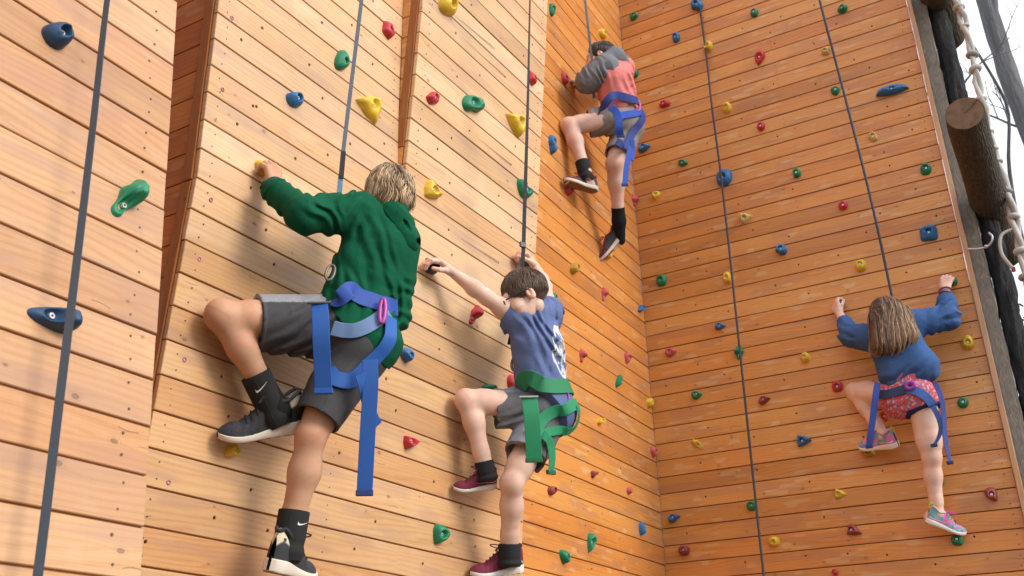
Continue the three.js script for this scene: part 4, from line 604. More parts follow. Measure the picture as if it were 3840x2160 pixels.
function headPrims(c, fwd, up, s) {
  const F = fwd.clone().normalize(), U = perp(up, F), R = V3(0, 0, 0).crossVectors(F, U), at = (r, u, f) => c.clone().addScaledVector(R, r * s).addScaledVector(U, u * s).addScaledVector(F, f * s), ax = [R, U, F];
  const P = [ell(at(0, 0.028, -0.012), ax, [0.074 * s, 0.088 * s, 0.094 * s], 0.02), ell(at(0, -0.035, 0.032), ax, [0.058 * s, 0.072 * s, 0.062 * s], 0.035 * s), cap(at(0, -0.085, 0.06), at(0, -0.092, 0.066), 0.024 * s, 0.022 * s, 0.03), cap(at(0, 0.005, 0.09), at(0, -0.03, 0.106), 0.008 * s, 0.013 * s, 0.015), cap(at(-0.012, -0.033, 0.094), at(0.012, -0.033, 0.094), 0.008 * s, 0.008 * s, 0.008), cap(at(-0.03, 0.022, 0.078), at(0.03, 0.022, 0.078), 0.014 * s, 0.014 * s, 0.02), cap(at(-0.014, -0.058, 0.087), at(0.014, -0.058, 0.087), 0.008 * s, 0.008 * s, 0.01)];
  for (const q of [-1, 1]) P.push(ell(at(q * 0.076, -0.012, -0.008), [R.clone().multiplyScalar(1), U.clone().addScaledVector(F, 0.2).normalize(), F.clone().addScaledVector(U, -0.2).normalize()], [0.011 * s, 0.032 * s, 0.019 * s], 0.008), cap(at(q * 0.045, -0.04, 0.062), at(q * 0.04, -0.05, 0.06), 0.024 * s, 0.02 * s, 0.03));
  return { prims: P, subs: [-1, 1].map((q) => ell(at(q * 0.087, -0.010, -0.004), ax, [0.006 * s, 0.018 * s, 0.009 * s])), at, F, U, R, eyes: [at(-0.031, 0.0, 0.083), at(0.031, 0.0, 0.083)] };
}
// locks of hair combed over a scalp field: tapered tubes that follow the surface
function hairGeo(f, starts, flow, len, r, colour, sd, lift = 0.0035) {
  seed = sd; const pos = [], nor = [], col = [], idx = [], RS = 4;
  for (const st of starts) {
    let p = st.clone(); const n0 = rr(0.75, 1.15), L = (typeof len === "number" ? len : len(st)) * n0, NS = Math.max(7, Math.round(L / 0.011)), step = L / NS, jit = V3(rr(-1, 1), rr(-1, 1), rr(-1, 1)).multiplyScalar(0.13), rad = r * rr(0.7, 1.25), tone = clamp(0.55 * rnd() + 0.9 * (noise(st.x * 38 + sd, st.y * 38, st.z * 38) - 0.25)), ww = rr(0, 6), fl = rnd(), base = pos.length / 3; let prev = null;
    for (let i = 0; i <= NS; i++) {
      const [g] = gradOf(f, p.x, p.y, p.z, 0.004), d = f(p.x, p.y, p.z), want = lift * (0.25 + fl * 1.1) + 0.003 * Math.sin(i * 0.9 + ww) * (i / NS); p.addScaledVector(g, clamp(want - d, -0.012, 0.012));
      const t = flow(p, g).add(jit).addScaledVector(prev ?? V3(0, 0, 0), 0.9); t.addScaledVector(g, -t.dot(g) * 0.85).normalize(); prev = t.clone();
      const s = V3(0, 0, 0).crossVectors(t, g).normalize(), u = V3(0, 0, 0).crossVectors(s, t), q = i / NS, rad2 = rad * (0.5 + 0.9 * Math.sin(Math.PI * Math.min(1, q * 1.1 + 0.12)) ) * (1 - 0.75 * q * q), c = colour(p, q, tone, g);
      for (let j = 0; j < RS; j++) { const a = j / RS * Math.PI * 2, n = s.clone().multiplyScalar(Math.cos(a)).addScaledVector(u, Math.sin(a) * 0.6); pos.push(p.x + n.x * rad2, p.y + n.y * rad2, p.z + n.z * rad2); n.normalize(); nor.push(n.x, n.y, n.z); col.push(...c); }
      if (i) for (let j = 0; j < RS; j++) { const a = base + (i - 1) * RS + j, b = base + (i - 1) * RS + (j + 1) % RS; idx.push(a, a + RS, b, b, a + RS, b + RS); }
      p = p.clone().addScaledVector(t, step);
    }
  }
  const G = new THREE.BufferGeometry(); G.setAttribute('position', new THREE.Float32BufferAttribute(pos, 3)); G.setAttribute('normal', new THREE.Float32BufferAttribute(nor, 3)); G.setAttribute('color', new THREE.Float32BufferAttribute(col, 3)); G.setIndex(idx); return G;
}
function scalpStarts(f, c, n, keep, sd) { seed = sd; const out = []; for (let tries = 0; out.length < n && tries < n * 30; tries++) { const d = V3(rr(-1, 1), rr(-1, 1), rr(-1, 1)); if (d.length() > 1 || d.length() < 0.1) continue; d.normalize(); if (!keep(d)) continue; let p = c.clone(); for (let i = 0; i < 40; i++) { const q = f(p.x, p.y, p.z); if (q > -0.0005) break; p.addScaledVector(d, Math.max(0.001, -q)); } out.push(p); } return out; }
// strap pressed onto the clothes
function drape(f, pts, w, th, off, n = 40, free = false) {
  const P = spline(pts, n), S = [];
  P.forEach((p, i) => { let g = V3(0, 0, 1); for (let k = 0; k < 4; k++) { [g] = gradOf(f, p.x, p.y, p.z, 0.012); const d = f(p.x, p.y, p.z); if (!free || d < off) p.addScaledVector(g, clamp(off - d, -0.03, 0.03)); } S.push(g); });
  for (let k = 0; k < 14; k++) for (let i = 1; i < n; i++) { P[i].lerp(lerp(P[i - 1], P[i + 1], 0.5), 0.4); S[i].lerp(lerp(S[i - 1], S[i + 1], 0.5), 0.5).normalize(); }
  for (const p of P) { const d = f(p.x, p.y, p.z); if (d < off) { const [g] = gradOf(f, p.x, p.y, p.z, 0.012); p.addScaledVector(g, off - d); } }
  const sides = P.map((p, i) => { const t = P[Math.min(n, i + 1)].clone().sub(P[Math.max(0, i - 1)]).normalize(); return V3(0, 0, 0).crossVectors(S[i], t).normalize(); });
  return ribbonGeo(P, sides, w, th);
}
function hang(pts, face, w, th, n = 30) { const P = spline(pts, n), T = P.map((p, i) => { const f = Array.isArray(face) ? lerp(face[0], face[1], i / n) : face, t = P[Math.min(n, i + 1)].clone().sub(P[Math.max(0, i - 1)]).normalize(); return V3(0, 0, 0).crossVectors(f, t).normalize(); }); return ribbonGeo(P, T, w, th); }
function ovalRing(c, ax, ay, rx, ry, r) { const pts = []; for (let i = 0; i < 24; i++) { const a = i / 24 * Math.PI * 2; pts.push(c.clone().addScaledVector(ax, Math.cos(a) * rx).addScaledVector(ay, Math.sin(a) * ry)); } return new THREE.TubeGeometry(new THREE.CatmullRomCurve3(pts, true), 60, r, 8, true); }

// ---------------------------------------------------------------- shoes
const bez = (a, b, c, d, t) => { const s = 1 - t; return a * s * s * s + 3 * b * s * s * t + 3 * c * s * t * t + d * t * t * t; };
function swoosh(map, n = 18) { // the curved tick, from hook to tail, laid through map(x, y)
  const pos = [], idx = []; for (let i = 0; i <= n; i++) { const t = i / n, o = [bez(0.03, -0.16, 0.42, 1, t), bez(0.42, -0.30, 0.20, 0.62, t)], q = [bez(0.03, 0.07, 0.20, 1, t), bez(0.42, 0.10, 0.14, 0.62, t)]; for (const [x, y] of [o, q]) { const p = map(x, y); pos.push(p.x, p.y, p.z); } if (i) { const a = (i - 1) * 2; idx.push(a, a + 2, a + 1, a + 1, a + 2, a + 3); } }
  const g = new THREE.BufferGeometry(); g.setAttribute('position', new THREE.Float32BufferAttribute(pos, 3)); g.setIndex(idx); g.computeVertexNormals(); return g;
}
const whiteMat = std([0.78, 0.78, 0.77], 0.6, { side: THREE.DoubleSide });
function shoe(parent, heel, toe, ankle, st) {
  const X = toe.clone().sub(heel), L = X.length() * (st.long ?? 1.0); X.normalize(); const Y = perp(ankle.clone().sub(lerp(heel, toe, 0.25)), X).addScaledVector(V3(0, 0, 0).crossVectors(X, V3(0, 1, 0)), st.roll ?? 0).normalize(), Z = V3(0, 0, 0).crossVectors(X, Y), Wd = st.wide ?? 1;
  const bend = st.bend ?? 0; // toes bent up from the ball
  const at = (x, y, z) => { const b = Math.max(0, x - 0.68) * bend; return heel.clone().addScaledVector(X, (x) * L).addScaledVector(Y, (y + b * (x - 0.6)) * L).addScaledVector(Z, z * L); };
  const w = (t) => Wd * (t < 0.12 ? 0.125 * Math.sqrt(clamp(t / 0.12)) * 0.9 + 0.012 : t < 0.4 ? mix(0.1245, 0.118, (t - 0.12) / 0.28) : t < 0.72 ? mix(0.118, 0.158, sstep(0.4, 0.72, t)) : 0.158 * Math.sqrt(Math.max(0, 1 - Math.pow((t - 0.72) / 0.281, 2.3))) + 0.002);
  const soleB = (t) => 0.0 + 0.055 * Math.pow(Math.max(0, t - 0.72) / 0.28, 2) + 0.02 * Math.pow(Math.max(0, 0.1 - t) / 0.1, 2), soleT = (t) => mix(st.heelH ?? 0.105, 0.075, sstep(0.1, 0.7, t)) + 0.045 * Math.pow(Math.max(0, t - 0.72) / 0.28, 2);
  const H = (t) => (st.high ?? 1) * (t < 0.06 ? mix(0.20, 0.33, Math.sqrt(t / 0.06)) : t < 0.2 ? mix(0.33, 0.25, (t - 0.06) / 0.14) : t < 0.42 ? mix(0.25, 0.30, sstep(0.2, 0.4, t)) : t < 0.78 ? mix(0.30, 0.135, sstep(0.38, 0.82, t) * 1.06) : mix(0.137, 0.03, Math.pow((t - 0.78) / 0.22, 2.2)));
  const side = (t, y, sgn, e = 0) => { const q = clamp(y / H(t)), z = w(t) * 0.96 * Math.pow(Math.max(0, 1 - Math.pow(q, t < 0.42 ? 3.2 : 2.3)), t < 0.42 ? 0.62 : 0.55) * (1 - 0.12 * q); return at(t, soleT(t) - 0.012 + y, sgn * (z + e)); };
  const lattice = (nu, nv, fn, colr) => { const pos = [], uv = [], idx = [], col = []; for (let i = 0; i <= nu; i++) for (let j = 0; j <= nv; j++) { const p = fn(i / nu, j / nv); pos.push(p.x, p.y, p.z); uv.push(i / nu, j / nv); if (colr) col.push(...colr(i / nu, j / nv)); if (i && j) { const a = (i - 1) * (nv + 1) + j - 1; idx.push(a, a + 1, a + nv + 1, a + 1, a + nv + 2, a + nv + 1); } } const g = new THREE.BufferGeometry(); g.setAttribute('position', new THREE.Float32BufferAttribute(pos, 3)); g.setAttribute('uv', new THREE.Float32BufferAttribute(uv, 2)); if (colr) g.setAttribute('color', new THREE.Float32BufferAttribute(col, 3)); g.setIndex(idx); g.computeVertexNormals(); return g; };
  const up = lattice(70, 40, (t, v) => { const sgn = v < 0.5 ? 1 : -1, q = 1 - Math.abs(2 * v - 1), tt = 0.004 + t * 0.992, cr = 0.006 * Math.sin(tt * 60 + q * 4) * sstep(0.5, 0.62, tt) * sstep(0.85, 0.7, tt) + 0.006 * (noise(tt * 14, v * 8, L * 50) - 0.5); return side(tt, Math.pow(q, 0.9) * H(tt), sgn, cr); }, st.colour ? (t, v) => st.colour(t, 1 - Math.abs(2 * v - 1), v) : null);
  part(parent, 'shoe_upper', up, st.upper);
  const so = lattice(70, 15, (t, v) => { const tt = t * 0.999, b = soleB(tt), tp = soleT(tt), W = w(tt) * 1.06 + 0.006, ring = [[-0.9, 0], [-0.99, 0.12], [-1.03, 0.45], [-1.0, 0.9], [-0.93, 1], [-0.5, 1], [0, 1], [0.5, 1], [0.93, 1], [1.0, 0.9], [1.03, 0.45], [0.99, 0.12], [0.9, 0], [0.4, -0.02], [-0.4, -0.02], [-0.9, 0]][Math.round(v * 15)]; return at(tt * 1.012 - 0.006, mix(b, tp, ring[1]), ring[0] * W); });
  const sole = part(parent, 'shoe_sole', so, st.sole);
  if (st.tread) { const tr = lattice(60, 6, (t, v) => at(t * 0.985 + 0.006, soleB(t) - 0.004 - 0.006 * (Math.sin(t * 60) > 0 ? 1 : 0), (v * 2 - 1) * w(t) * 0.93)); part(sole, 'tread', tr, st.tread); }
  if (st.swoosh) { const g = mergeGeometries([1, -1].map((s) => bare(swoosh((x, y) => side(mix(0.56, 0.04, 1 - x) * 1 + 0.0, mix(0.035, 0.155, y), s, 0.006))))); part(parent, 'shoe_emblem', g, whiteMat); }
  // collar, tongue and laces
  const colr = []; for (let i = 0; i <= 20; i++) { const a = i / 20 * Math.PI * 2, t = 0.19 + 0.165 * Math.cos(a); colr.push(at(t, soleT(t) + H(clamp(t, 0.03, 0.4)) * 0.99 - 0.012, 0.085 * Wd * Math.sin(a))); }
  part(parent, 'shoe_collar', new THREE.TubeGeometry(new THREE.CatmullRomCurve3(colr, true), 40, 0.022 * L, 7, true), st.collar ?? st.upper);
  const lace = [], lr = (st.laceR ?? 0.011) * L, topAt = (t, z, e) => at(t, soleT(t) - 0.012 + H(t) + e, z);
  for (let i = 0; i < 5; i++) { const t = 0.40 + i * 0.065; lace.push(bare(new THREE.TubeGeometry(new THREE.CatmullRomCurve3([side(t, H(t) * 0.80, 1, 0.008), topAt(t + 0.012, 0.03, 0.006), topAt(t + 0.02, -0.03, 0.006), side(t + 0.03, H(t + 0.03) * 0.80, -1, 0.008)]), 10, lr, 5))); }
  for (const s of [-1, 1]) { const a = topAt(0.41, 0, 0.02); lace.push(bare(new THREE.TubeGeometry(new THREE.CatmullRomCurve3([a, a.clone().addScaledVector(Y, 0.05 * L).addScaledVector(Z, s * 0.06 * L).addScaledVector(X, 0.05 * L), a.clone().addScaledVector(Y, (0.015 + 0.03 * s) * L).addScaledVector(Z, s * 0.13 * L).addScaledVector(X, 0.16 * L), a.clone().addScaledVector(Z, s * 0.06 * L).addScaledVector(X, 0.07 * L), a]), 22, lr * 0.9, 5))); }
  part(parent, 'shoelace', mergeGeometries(lace), st.lace);
  return { at, side, H, soleT, w, L };
}
const ribTex = tex(64, 16, (i, j, o) => { o[0] = o[1] = o[2] = 0.5 + 0.5 * Math.sin(i / 64 * Math.PI * 2 * 4); }, false);
function sock(parent, a, b, ra, rb, mat, tick) { // ribbed tube from the cuff a down to the ankle b
  const ax = b.clone().sub(a), L = ax.length(); ax.normalize(); const u = perp(V3(-0.8, -0.35, 0.48), ax), v = V3(0, 0, 0).crossVectors(ax, u), N = 72, M = 22, pos = [], uv = [], idx = [];
  const P = (t, an, e = 0) => { const r = mix(ra, rb, t) * (t < 0.02 ? 0.985 : 1) + 0.004 * Math.sin(t * 17) * sstep(0.45, 0.8, t) + e + 0.0007 * Math.cos(an * 36); return a.clone().addScaledVector(ax, t * L).addScaledVector(u, Math.cos(an) * r).addScaledVector(v, Math.sin(an) * r); };
  for (let i = 0; i <= M; i++) for (let j = 0; j <= N; j++) { const p = P(i / M, j / N * Math.PI * 2); pos.push(p.x, p.y, p.z); uv.push(j / N, i / M); if (i && j) { const q = (i - 1) * (N + 1) + j - 1; idx.push(q, q + 1, q + N + 1, q + 1, q + N + 2, q + N + 1); } }
  const g = new THREE.BufferGeometry(); g.setAttribute('position', new THREE.Float32BufferAttribute(pos, 3)); g.setAttribute('uv', new THREE.Float32BufferAttribute(uv, 2)); g.setIndex(idx); g.computeVertexNormals();
  const m = part(parent, 'sock', g, mat); if (tick) { const [an, t0, t1, sz, flip, tilt] = tick; part(m, 'sock_emblem', swoosh((x, y) => P(mix(t1, t0, y) - (x - 0.5) * (tilt ?? 0), an + flip * (x - 0.5) * sz, 0.0022)), whiteMat); }
  return { P, ax, u, v };
}
// ---------------------------------------------------------------- the four climbers
const fuzz = tex(256, 256, (i, j, o) => { o[0] = o[1] = o[2] = 0.5 * noise(i * 0.9, j * 0.9, 2) + 0.35 * noise(i * 0.3, j * 0.3, 5) + 0.15 * ((i + j) % 3 === 0 ? 1 : 0); }, false);
const fabric = (rough = 0.92, o = {}) => new THREE.MeshPhysicalMaterial({ roughness: rough, vertexColors: true, sheen: 0.06, sheenRoughness: 0.5, specularIntensity: 0.35, bumpMap: fuzz, bumpScale: 0.0016, ...o });
const skinMat = new THREE.MeshPhysicalMaterial({ roughness: 0.52, vertexColors: true, sheen: 0.15, specularIntensity: 0.6 });
const hairMat = new THREE.MeshStandardMaterial({ roughness: 0.42, vertexColors: true });
const flat = (c, v = 0.12, f = 30) => (x, y, z) => { const k = 1 - v / 2 + v * noise(x * f, y * f, z * f) + 0.05 * (noise(x * 220, y * 220, z * 220) - 0.5); return [c[0] * k, c[1] * k, c[2] * k]; };
function skinTone(base, hot) { return (x, y, z) => { let r = 0; for (const [p, s] of hot) r = Math.max(r, 1 - sstep(0, s, Math.hypot(x - p.x, y - p.y, z - p.z))); const m = 0.92 + 0.14 * noise(x * 14, y * 14, z * 14) + 0.08 * (noise(x * 90, y * 90, z * 90) - 0.5), k = r + 0.55 * sstep(0.5, 0.8, noise(x * 26 + 4, y * 17, z * 26)) + 0.5 * sstep(0.7, 0.85, noise(x * 120, y * 120, z * 120)); return [base[0] * m * (1 + 0.02 * k), base[1] * m * (1 - 0.16 * k), base[2] * m * (1 - 0.20 * k)]; }; }
const sumDisp = (...fs) => (x, y, z) => { let s = 0; for (const f of fs) s += f(x, y, z); return s; };
const scaled = (w, f) => (x, y, z) => { const k = w(x, y, z); return k > 0.02 ? k * f(x, y, z) : 0; };
function bodyOf(o, groups, hands, head, tone, cell) {
  const G = [skinOf(field(groups), boxOf(groups), cell, tone)];
  for (const h of hands) { const g = [{ prims: h, k: 0.008 }]; G.push(skinOf(field(g), boxOf(g, 0.012), 0.0028, tone)); }
  if (head) { const g = [{ prims: head.prims, subs: head.subs }]; G.push(skinOf(field(g), boxOf(g, 0.012), 0.0045, tone)); }
  const m = part(o, 'body', mergeGeometries(G.map((g) => g.toNonIndexed ? g : g)), skinMat); return m;
}
const cloth = (o, name, groups, disp, colour, cell, mat = fabric()) => { const f = field(groups, disp); f.smooth = field(groups); part(o, name, skinOf(f, boxOf(groups, 0.035), cell, colour), mat); return f; };
const hemCut = (hip, hem, depth = 0.045, r = 0.09) => { const d = hem.clone().sub(hip).normalize(); return { cuts: [[hem, d]], subs: [cap(hem.clone().addScaledVector(d, -depth), hem.clone().addScaledVector(d, 0.06), r * 0.8, r * 1.04)] }; };
const union = (...fs) => (x, y, z) => { let d = 1e3; for (const f of fs) d = Math.min(d, (f.smooth ?? f)(x, y, z)); return d - 0.004; };
const eyesOf = (o, hd, s) => { for (const e of hd.eyes) part(o, 'eye', new THREE.SphereGeometry(0.011 * s, 10, 8).translate(e.x, e.y, e.z), std([0.5, 0.48, 0.46], 0.3)); };
const buckleMat = std([0.05, 0.06, 0.09], 0.4), steelMat = std([0.16, 0.15, 0.13], 0.45, { metalness: 0.6 }), magentaMat = std([0.36, 0.07, 0.31], 0.4, { metalness: 0.3 });
const CAMSIDE = V3(-0.8, -0.35, 0.48).normalize();
const endBar = (p, along, w, mat) => { const g = new RoundedBoxGeometry(w, 0.022, 0.016, 2, 0.004), y = V3(0, 1, 0), x = perp(along, y), z = V3(0, 0, 0).crossVectors(x, y); return g.applyMatrix4(new THREE.Matrix4().makeBasis(x, y, z).setPosition(p)); };
const wbasis = (face) => { const y = V3(0, 1, 0), x = perp(V3(0, 0, 0).crossVectors(y, face), y); return x; };

// --- boy in the green hoodie
{
  const J = JOINTS.B1, T = STRAPS.B1, o = thing('person', 'blond boy in green hoodie, grey shorts and blue harness, back turned, nearest climber', 'person', 'climbers on the timber walls');
  const sx = J.shR.clone().sub(J.shL).normalize(), spine = J.neck.clone().sub(J.waist).normalize(), bN = V3(-0.55, -0.15, 0.75).normalize(), off = (p, a, b = 0) => p.clone().addScaledVector(sx, a).addScaledVector(bN, b), C = 0.0065;
  const fwd = V3(0.55, 0.22, -0.8).normalize(), upv = V3(-0.10, 1, 0.05), U = perp(upv, fwd), hd = headPrims(J.head.clone().addScaledVector(U, -0.036), fwd, upv, 1.06);
  const handL = handPrims(J.wrL, J.haL.clone().sub(J.wrL).add(V3(0.0, 0.02, -0.01)), V3(-0.15, 0.15, 0.95), 1, 1.08, [0.55, 0.95, 0.7]);
  const legL = legPrims(J.hipL, J.knL, J.anL, [0.088, 0.068, 0.058, 0.056, 0.036]), legR = legPrims(J.hipR, J.knR, J.anR, [0.09, 0.068, 0.057, 0.060, 0.040]);
  const feet = [cap(J.anL, lerp(J.heL, J.toL, 0.28).add(V3(0, 0.055, 0)), 0.036, 0.028), cap(lerp(J.heL, J.toL, 0.28).add(V3(0, 0.04, 0)), lerp(J.heL, J.toL, 0.75).add(V3(0, 0.03, 0)), 0.034, 0.026), cap(J.anR, lerp(J.heR, J.toR, 0.28).add(V3(0, 0.055, 0)), 0.038, 0.028), cap(lerp(J.heR, J.toR, 0.28).add(V3(0, 0.04, 0)), lerp(J.heR, J.toR, 0.75).add(V3(0, 0.03, 0)), 0.034, 0.026)];
  const core = [cap(J.neck.clone().addScaledVector(spine, -0.02), J.head.clone().addScaledVector(U, -0.05), 0.058, 0.055), cap(off(J.chest, -0.04), off(J.waist, -0.02), 0.072, 0.055), cap(off(J.chest, 0.04), off(J.waist, 0.025), 0.072, 0.055), cap(J.waist, J.pelvis, 0.06, 0.09), cap(J.shL, J.shR, 0.04)];
  bodyOf(o, [{ prims: [...core, ...legL, ...legR, ...feet, ...armPrims(J.shL, J.elL, J.wrL, [0.055, 0.048, 0.042, 0.044, 0.027]), ...armPrims(J.shR, J.elR, J.wrR, [0.055, 0.05, 0.044, 0.044, 0.03])] }], [handL, handPrims(J.wrR, V3(0.1, 0.4, -0.9), V3(-0.8, 0.3, 0.3), -1, 1.08, [0.6, 0.9, 0.7])], hd, skinTone([0.56, 0.325, 0.21], [[J.knL, 0.1], [J.haL, 0.05], [J.knR, 0.09]]), C);
  eyesOf(o, hd, 1.12);
  // hoodie: torso, sleeves, hood, and the skirt below the belt
  const skirtN = V3(0, 0, 0).crossVectors(J.hemB.clone().sub(J.hemA), CAMSIDE).normalize(); if (skirtN.dot(spine) > 0) skirtN.negate();
  const g = [
    { prims: [cap(off(J.shL, 0.03), off(J.shR, -0.02), 0.080, 0.082, 0.05), cap(off(J.chest, -0.055), off(J.waist, -0.05), 0.098, 0.084, 0.05), cap(off(J.chest, 0.06), off(J.waist, 0.04), 0.104, 0.084, 0.05), cap(J.neck.clone().addScaledVector(spine, -0.03), J.chest, 0.09, 0.12, 0.05), cap(off(J.waist, -0.045, 0.0).addScaledVector(spine, 0.085), off(J.waist, 0.05).addScaledVector(spine, 0.08), 0.099, 0.103, 0.04)] },
    { prims: [cap(J.shL, lerp(J.shL, J.elL, 0.55), 0.084, 0.074, 0.04), cap(lerp(J.shL, J.elL, 0.5), J.elL, 0.074, 0.070, 0.04), cap(J.elL, lerp(J.elL, J.cuff, 0.8), 0.068, 0.056, 0.03), cap(lerp(J.elL, J.cuff, 0.8), J.cuff, 0.058, 0.050, 0.012)], cuts: [[J.cuff, J.cuff.clone().sub(J.elL).normalize()]], k: 0.05 },
    { prims: [cap(J.shR, lerp(J.shR, J.elR, 0.5), 0.082, 0.07, 0.04), cap(lerp(J.shR, J.elR, 0.5), J.elR, 0.07, 0.066, 0.04), cap(J.elR, J.wrR, 0.064, 0.05, 0.03)], k: 0.035 },
{ prims: [cap(off(J.neck, -0.05, 0.0), off(J.neck, 0.06, -0.01), 0.062, 0.06, 0.03)], k: 0.03 },
    { prims: [cap(off(J.waist, -0.055, 0).addScaledVector(spine, -0.03), off(J.pelvis, -0.05, 0.02), 0.096, 0.150, 0.04), cap(off(J.waist, 0.045, 0).addScaledVector(spine, -0.03), off(J.pelvis, 0.045, 0.025), 0.100, 0.158, 0.04)], cuts: [[J.hemA, skirtN]], k: 0.02 },
  ];
  const armD = J.elL.clone().sub(J.shL), diag = J.waist.clone().addScaledVector(sx, 0.1).sub(J.shL), belly = near(J.waist, 0.24), elb = near(J.elL, 0.17), shl = near(J.shL, 0.22), chestW = near(J.chest, 0.3), fore = near(J.cuff, 0.13);
  const disp = sumDisp(scaled(chestW, folds(diag, 0.062, 0.0085, 6, 1)), scaled(belly, folds(diag.clone().add(spine.clone().multiplyScalar(-0.15)), 0.045, 0.0075, 5, 2)), scaled(elb, folds(perp(V3(0.2, 0.9, 0.3), armD.clone().normalize()).add(armD.clone().multiplyScalar(1.2)), 0.05, 0.009, 3, 3)), scaled(shl, folds(armD.clone().add(diag.clone().multiplyScalar(0.35)), 0.052, 0.0085, 5, 4)), scaled(fore, folds(perp(V3(0.3, -0.2, 1), J.cuff.clone().sub(J.elL).normalize()), 0.035, 0.0055, 4, 5)), scaled(near(J.elR, 0.22), folds(sx.clone().add(spine.clone().multiplyScalar(0.4)), 0.055, 0.004, 3, 6)), scaled(near(J.pelvis, 0.22), folds(J.hemB.clone().sub(J.hemA), 0.06, 0.006, 4, 7)));
  const fH = cloth(o, 'hoodie', g, disp, flat([0.003, 0.088, 0.042], 0.14), 0.006);
  const h0 = off(J.neck, -0.085, 0.03).addScaledVector(spine, 0.012), h1 = off(J.neck, 0.0, 0.088).addScaledVector(spine, -0.03), h2 = off(J.neck, 0.085, 0.085).addScaledVector(spine, -0.085), h3 = off(J.neck, 0.105, 0.02).addScaledVector(spine, -0.03);
  const hoodG = [{ prims: [cap(h0, h1, 0.034, 0.058, 0.02), cap(h1, h2, 0.058, 0.052, 0.02), cap(h2, h3, 0.048, 0.04, 0.02), cap(lerp(h1, h2, 0.3).addScaledVector(spine, -0.04), h2.clone().addScaledVector(spine, -0.02), 0.042, 0.046, 0.03)], subs: [cap(h2.clone().addScaledVector(sx, 0.035).addScaledVector(bN, 0.035), h2.clone().addScaledVector(sx, 0.05).addScaledVector(bN, -0.03), 0.02, 0.016), cap(lerp(h0, h1, 0.5).addScaledVector(bN, 0.05), lerp(h1, h2, 0.8).addScaledVector(bN, 0.062).addScaledVector(spine, 0.01), 0.006, 0.010)] }];
  cloth(o, 'hood', hoodG, folds(h2.clone().sub(h0), 0.05, 0.006, 5, 8), flat([0.003, 0.088, 0.042], 0.14), 0.0055);
  { const cd = J.cuff.clone().sub(J.elL).normalize(), t = new THREE.TorusGeometry(0.047, 0.008, 8, 36); t.scale(1, 1, 2.2); t.applyQuaternion(new THREE.Quaternion().setFromUnitVectors(V3(0, 0, 1), cd)); const c = J.cuff.clone().addScaledVector(cd, -0.012); t.translate(c.x, c.y, c.z); part(o, 'ribbed_cuff', t, std([0.0025, 0.07, 0.034], 0.95)); }
  // shorts
  const hL = hemCut(J.hipL, J.hemL, 0.05, 0.104), hR = hemCut(J.hipR, J.hemR, 0.05, 0.088), thD = J.hemL.clone().sub(J.hipL).normalize(), upT = perp(V3(0, 1, 0), thD);
  const gs = [
    { prims: [cap(off(J.pelvis, -0.05, 0.015), off(J.pelvis, 0.045, 0.02), 0.137, 0.142, 0.03), cap(lerp(J.waist, J.pelvis, 0.4), J.pelvis, 0.07, 0.12), cap(lerp(J.pelvis, J.hipR, 0.6).addScaledVector(bN, 0.035), J.hipR, 0.125, 0.125, 0.03)] },
    { prims: [cap(J.hipL, J.hemL, 0.128, 0.110, 0.03)], ...hL, k: 0.03 }, { prims: [cap(J.hipR, J.hemR, 0.122, 0.090, 0.03)], ...hR, k: 0.03 },
  ];
  const sdisp = sumDisp(scaled(near(lerp(J.hipL, J.hemL, 0.5), 0.26), folds(thD.clone().add(V3(0.0, -0.55, 0.1)), 0.05, 0.0065, 6, 11)), scaled(near(lerp(J.hipR, J.hemR, 0.8), 0.2), folds(J.hemR.clone().sub(J.hipR), 0.06, 0.004, 5, 12)), scaled(near(J.pelvis, 0.2), folds(sx.clone().add(V3(0, -0.3, 0)), 0.08, 0.003, 5, 13)));
  const dark = flat([0.062, 0.062, 0.070], 0.12), light = flat([0.30, 0.31, 0.35], 0.1), al = along(J.hipL, J.hemL), trim = [0.09, 0.10, 0.12];
  const fS = cloth(o, 'shorts', gs, sdisp, (x, y, z) => { const t = al(x, y, z), h = (x - J.hemL.x) * upT.x + (y - J.hemL.y) * upT.y + (z - J.hemL.z) * upT.z - (1 - clamp(t)) * 0.012; if (t > 0.12 && t < 1.05 && h > 0.046 && h < 0.115) return h < 0.0495 || h > 0.103 ? trim : light(x, y, z); return t > 0.955 && t < 0.97 ? trim : dark(x, y, z); }, 0.006, fabric(0.6));
  const all = union(fH, fS);
  const sockMat = std([0.012, 0.014, 0.014], 0.9, { bumpMap: ribTex, bumpScale: 0.001 }), sL = J.sockL, sR = J.sockR;
  sock(o, lerp(J.knL, J.anL, 0.60), J.anL.clone().add(V3(0.016, -0.045, 0)), 0.056, 0.054, sockMat, [-0.25, 0.10, 0.30, 1.0, -1, 0.0]); sock(o, lerp(J.knR, J.anR, 0.70), J.anR.clone().add(V3(-0.01, -0.06, 0.01)), 0.057, 0.056, sockMat, [-1.0, 0.12, 0.32, 1.0, -1, 0.0]);
  cloth(o, 'sock', [{ prims: [cap(lerp(J.knL, J.anL, 0.75), J.anL, 0.051, 0.051, 0.02), cap(J.anL, lerp(J.heL, J.toL, 0.26).add(V3(0, 0.06, 0)), 0.051, 0.046, 0.03)] }], null, flat([0.012, 0.014, 0.014], 0.2), 0.006);
  const knit = (t, q, v) => { const n = 0.6 + 0.9 * hash(Math.round(t * 140), Math.round(v * 90), 3), k = t < 0.30 && q < 0.98 && q > 0.5 ? (t < 0.16 && q > 0.55 ? [0.62, 0.56, 0.40] : [0.085 * n, 0.09 * n, 0.10 * n]) : t > 0.62 ? [0.03 * n, 0.034 * n, 0.045 * n] : [0.026, 0.027, 0.032]; return k; };
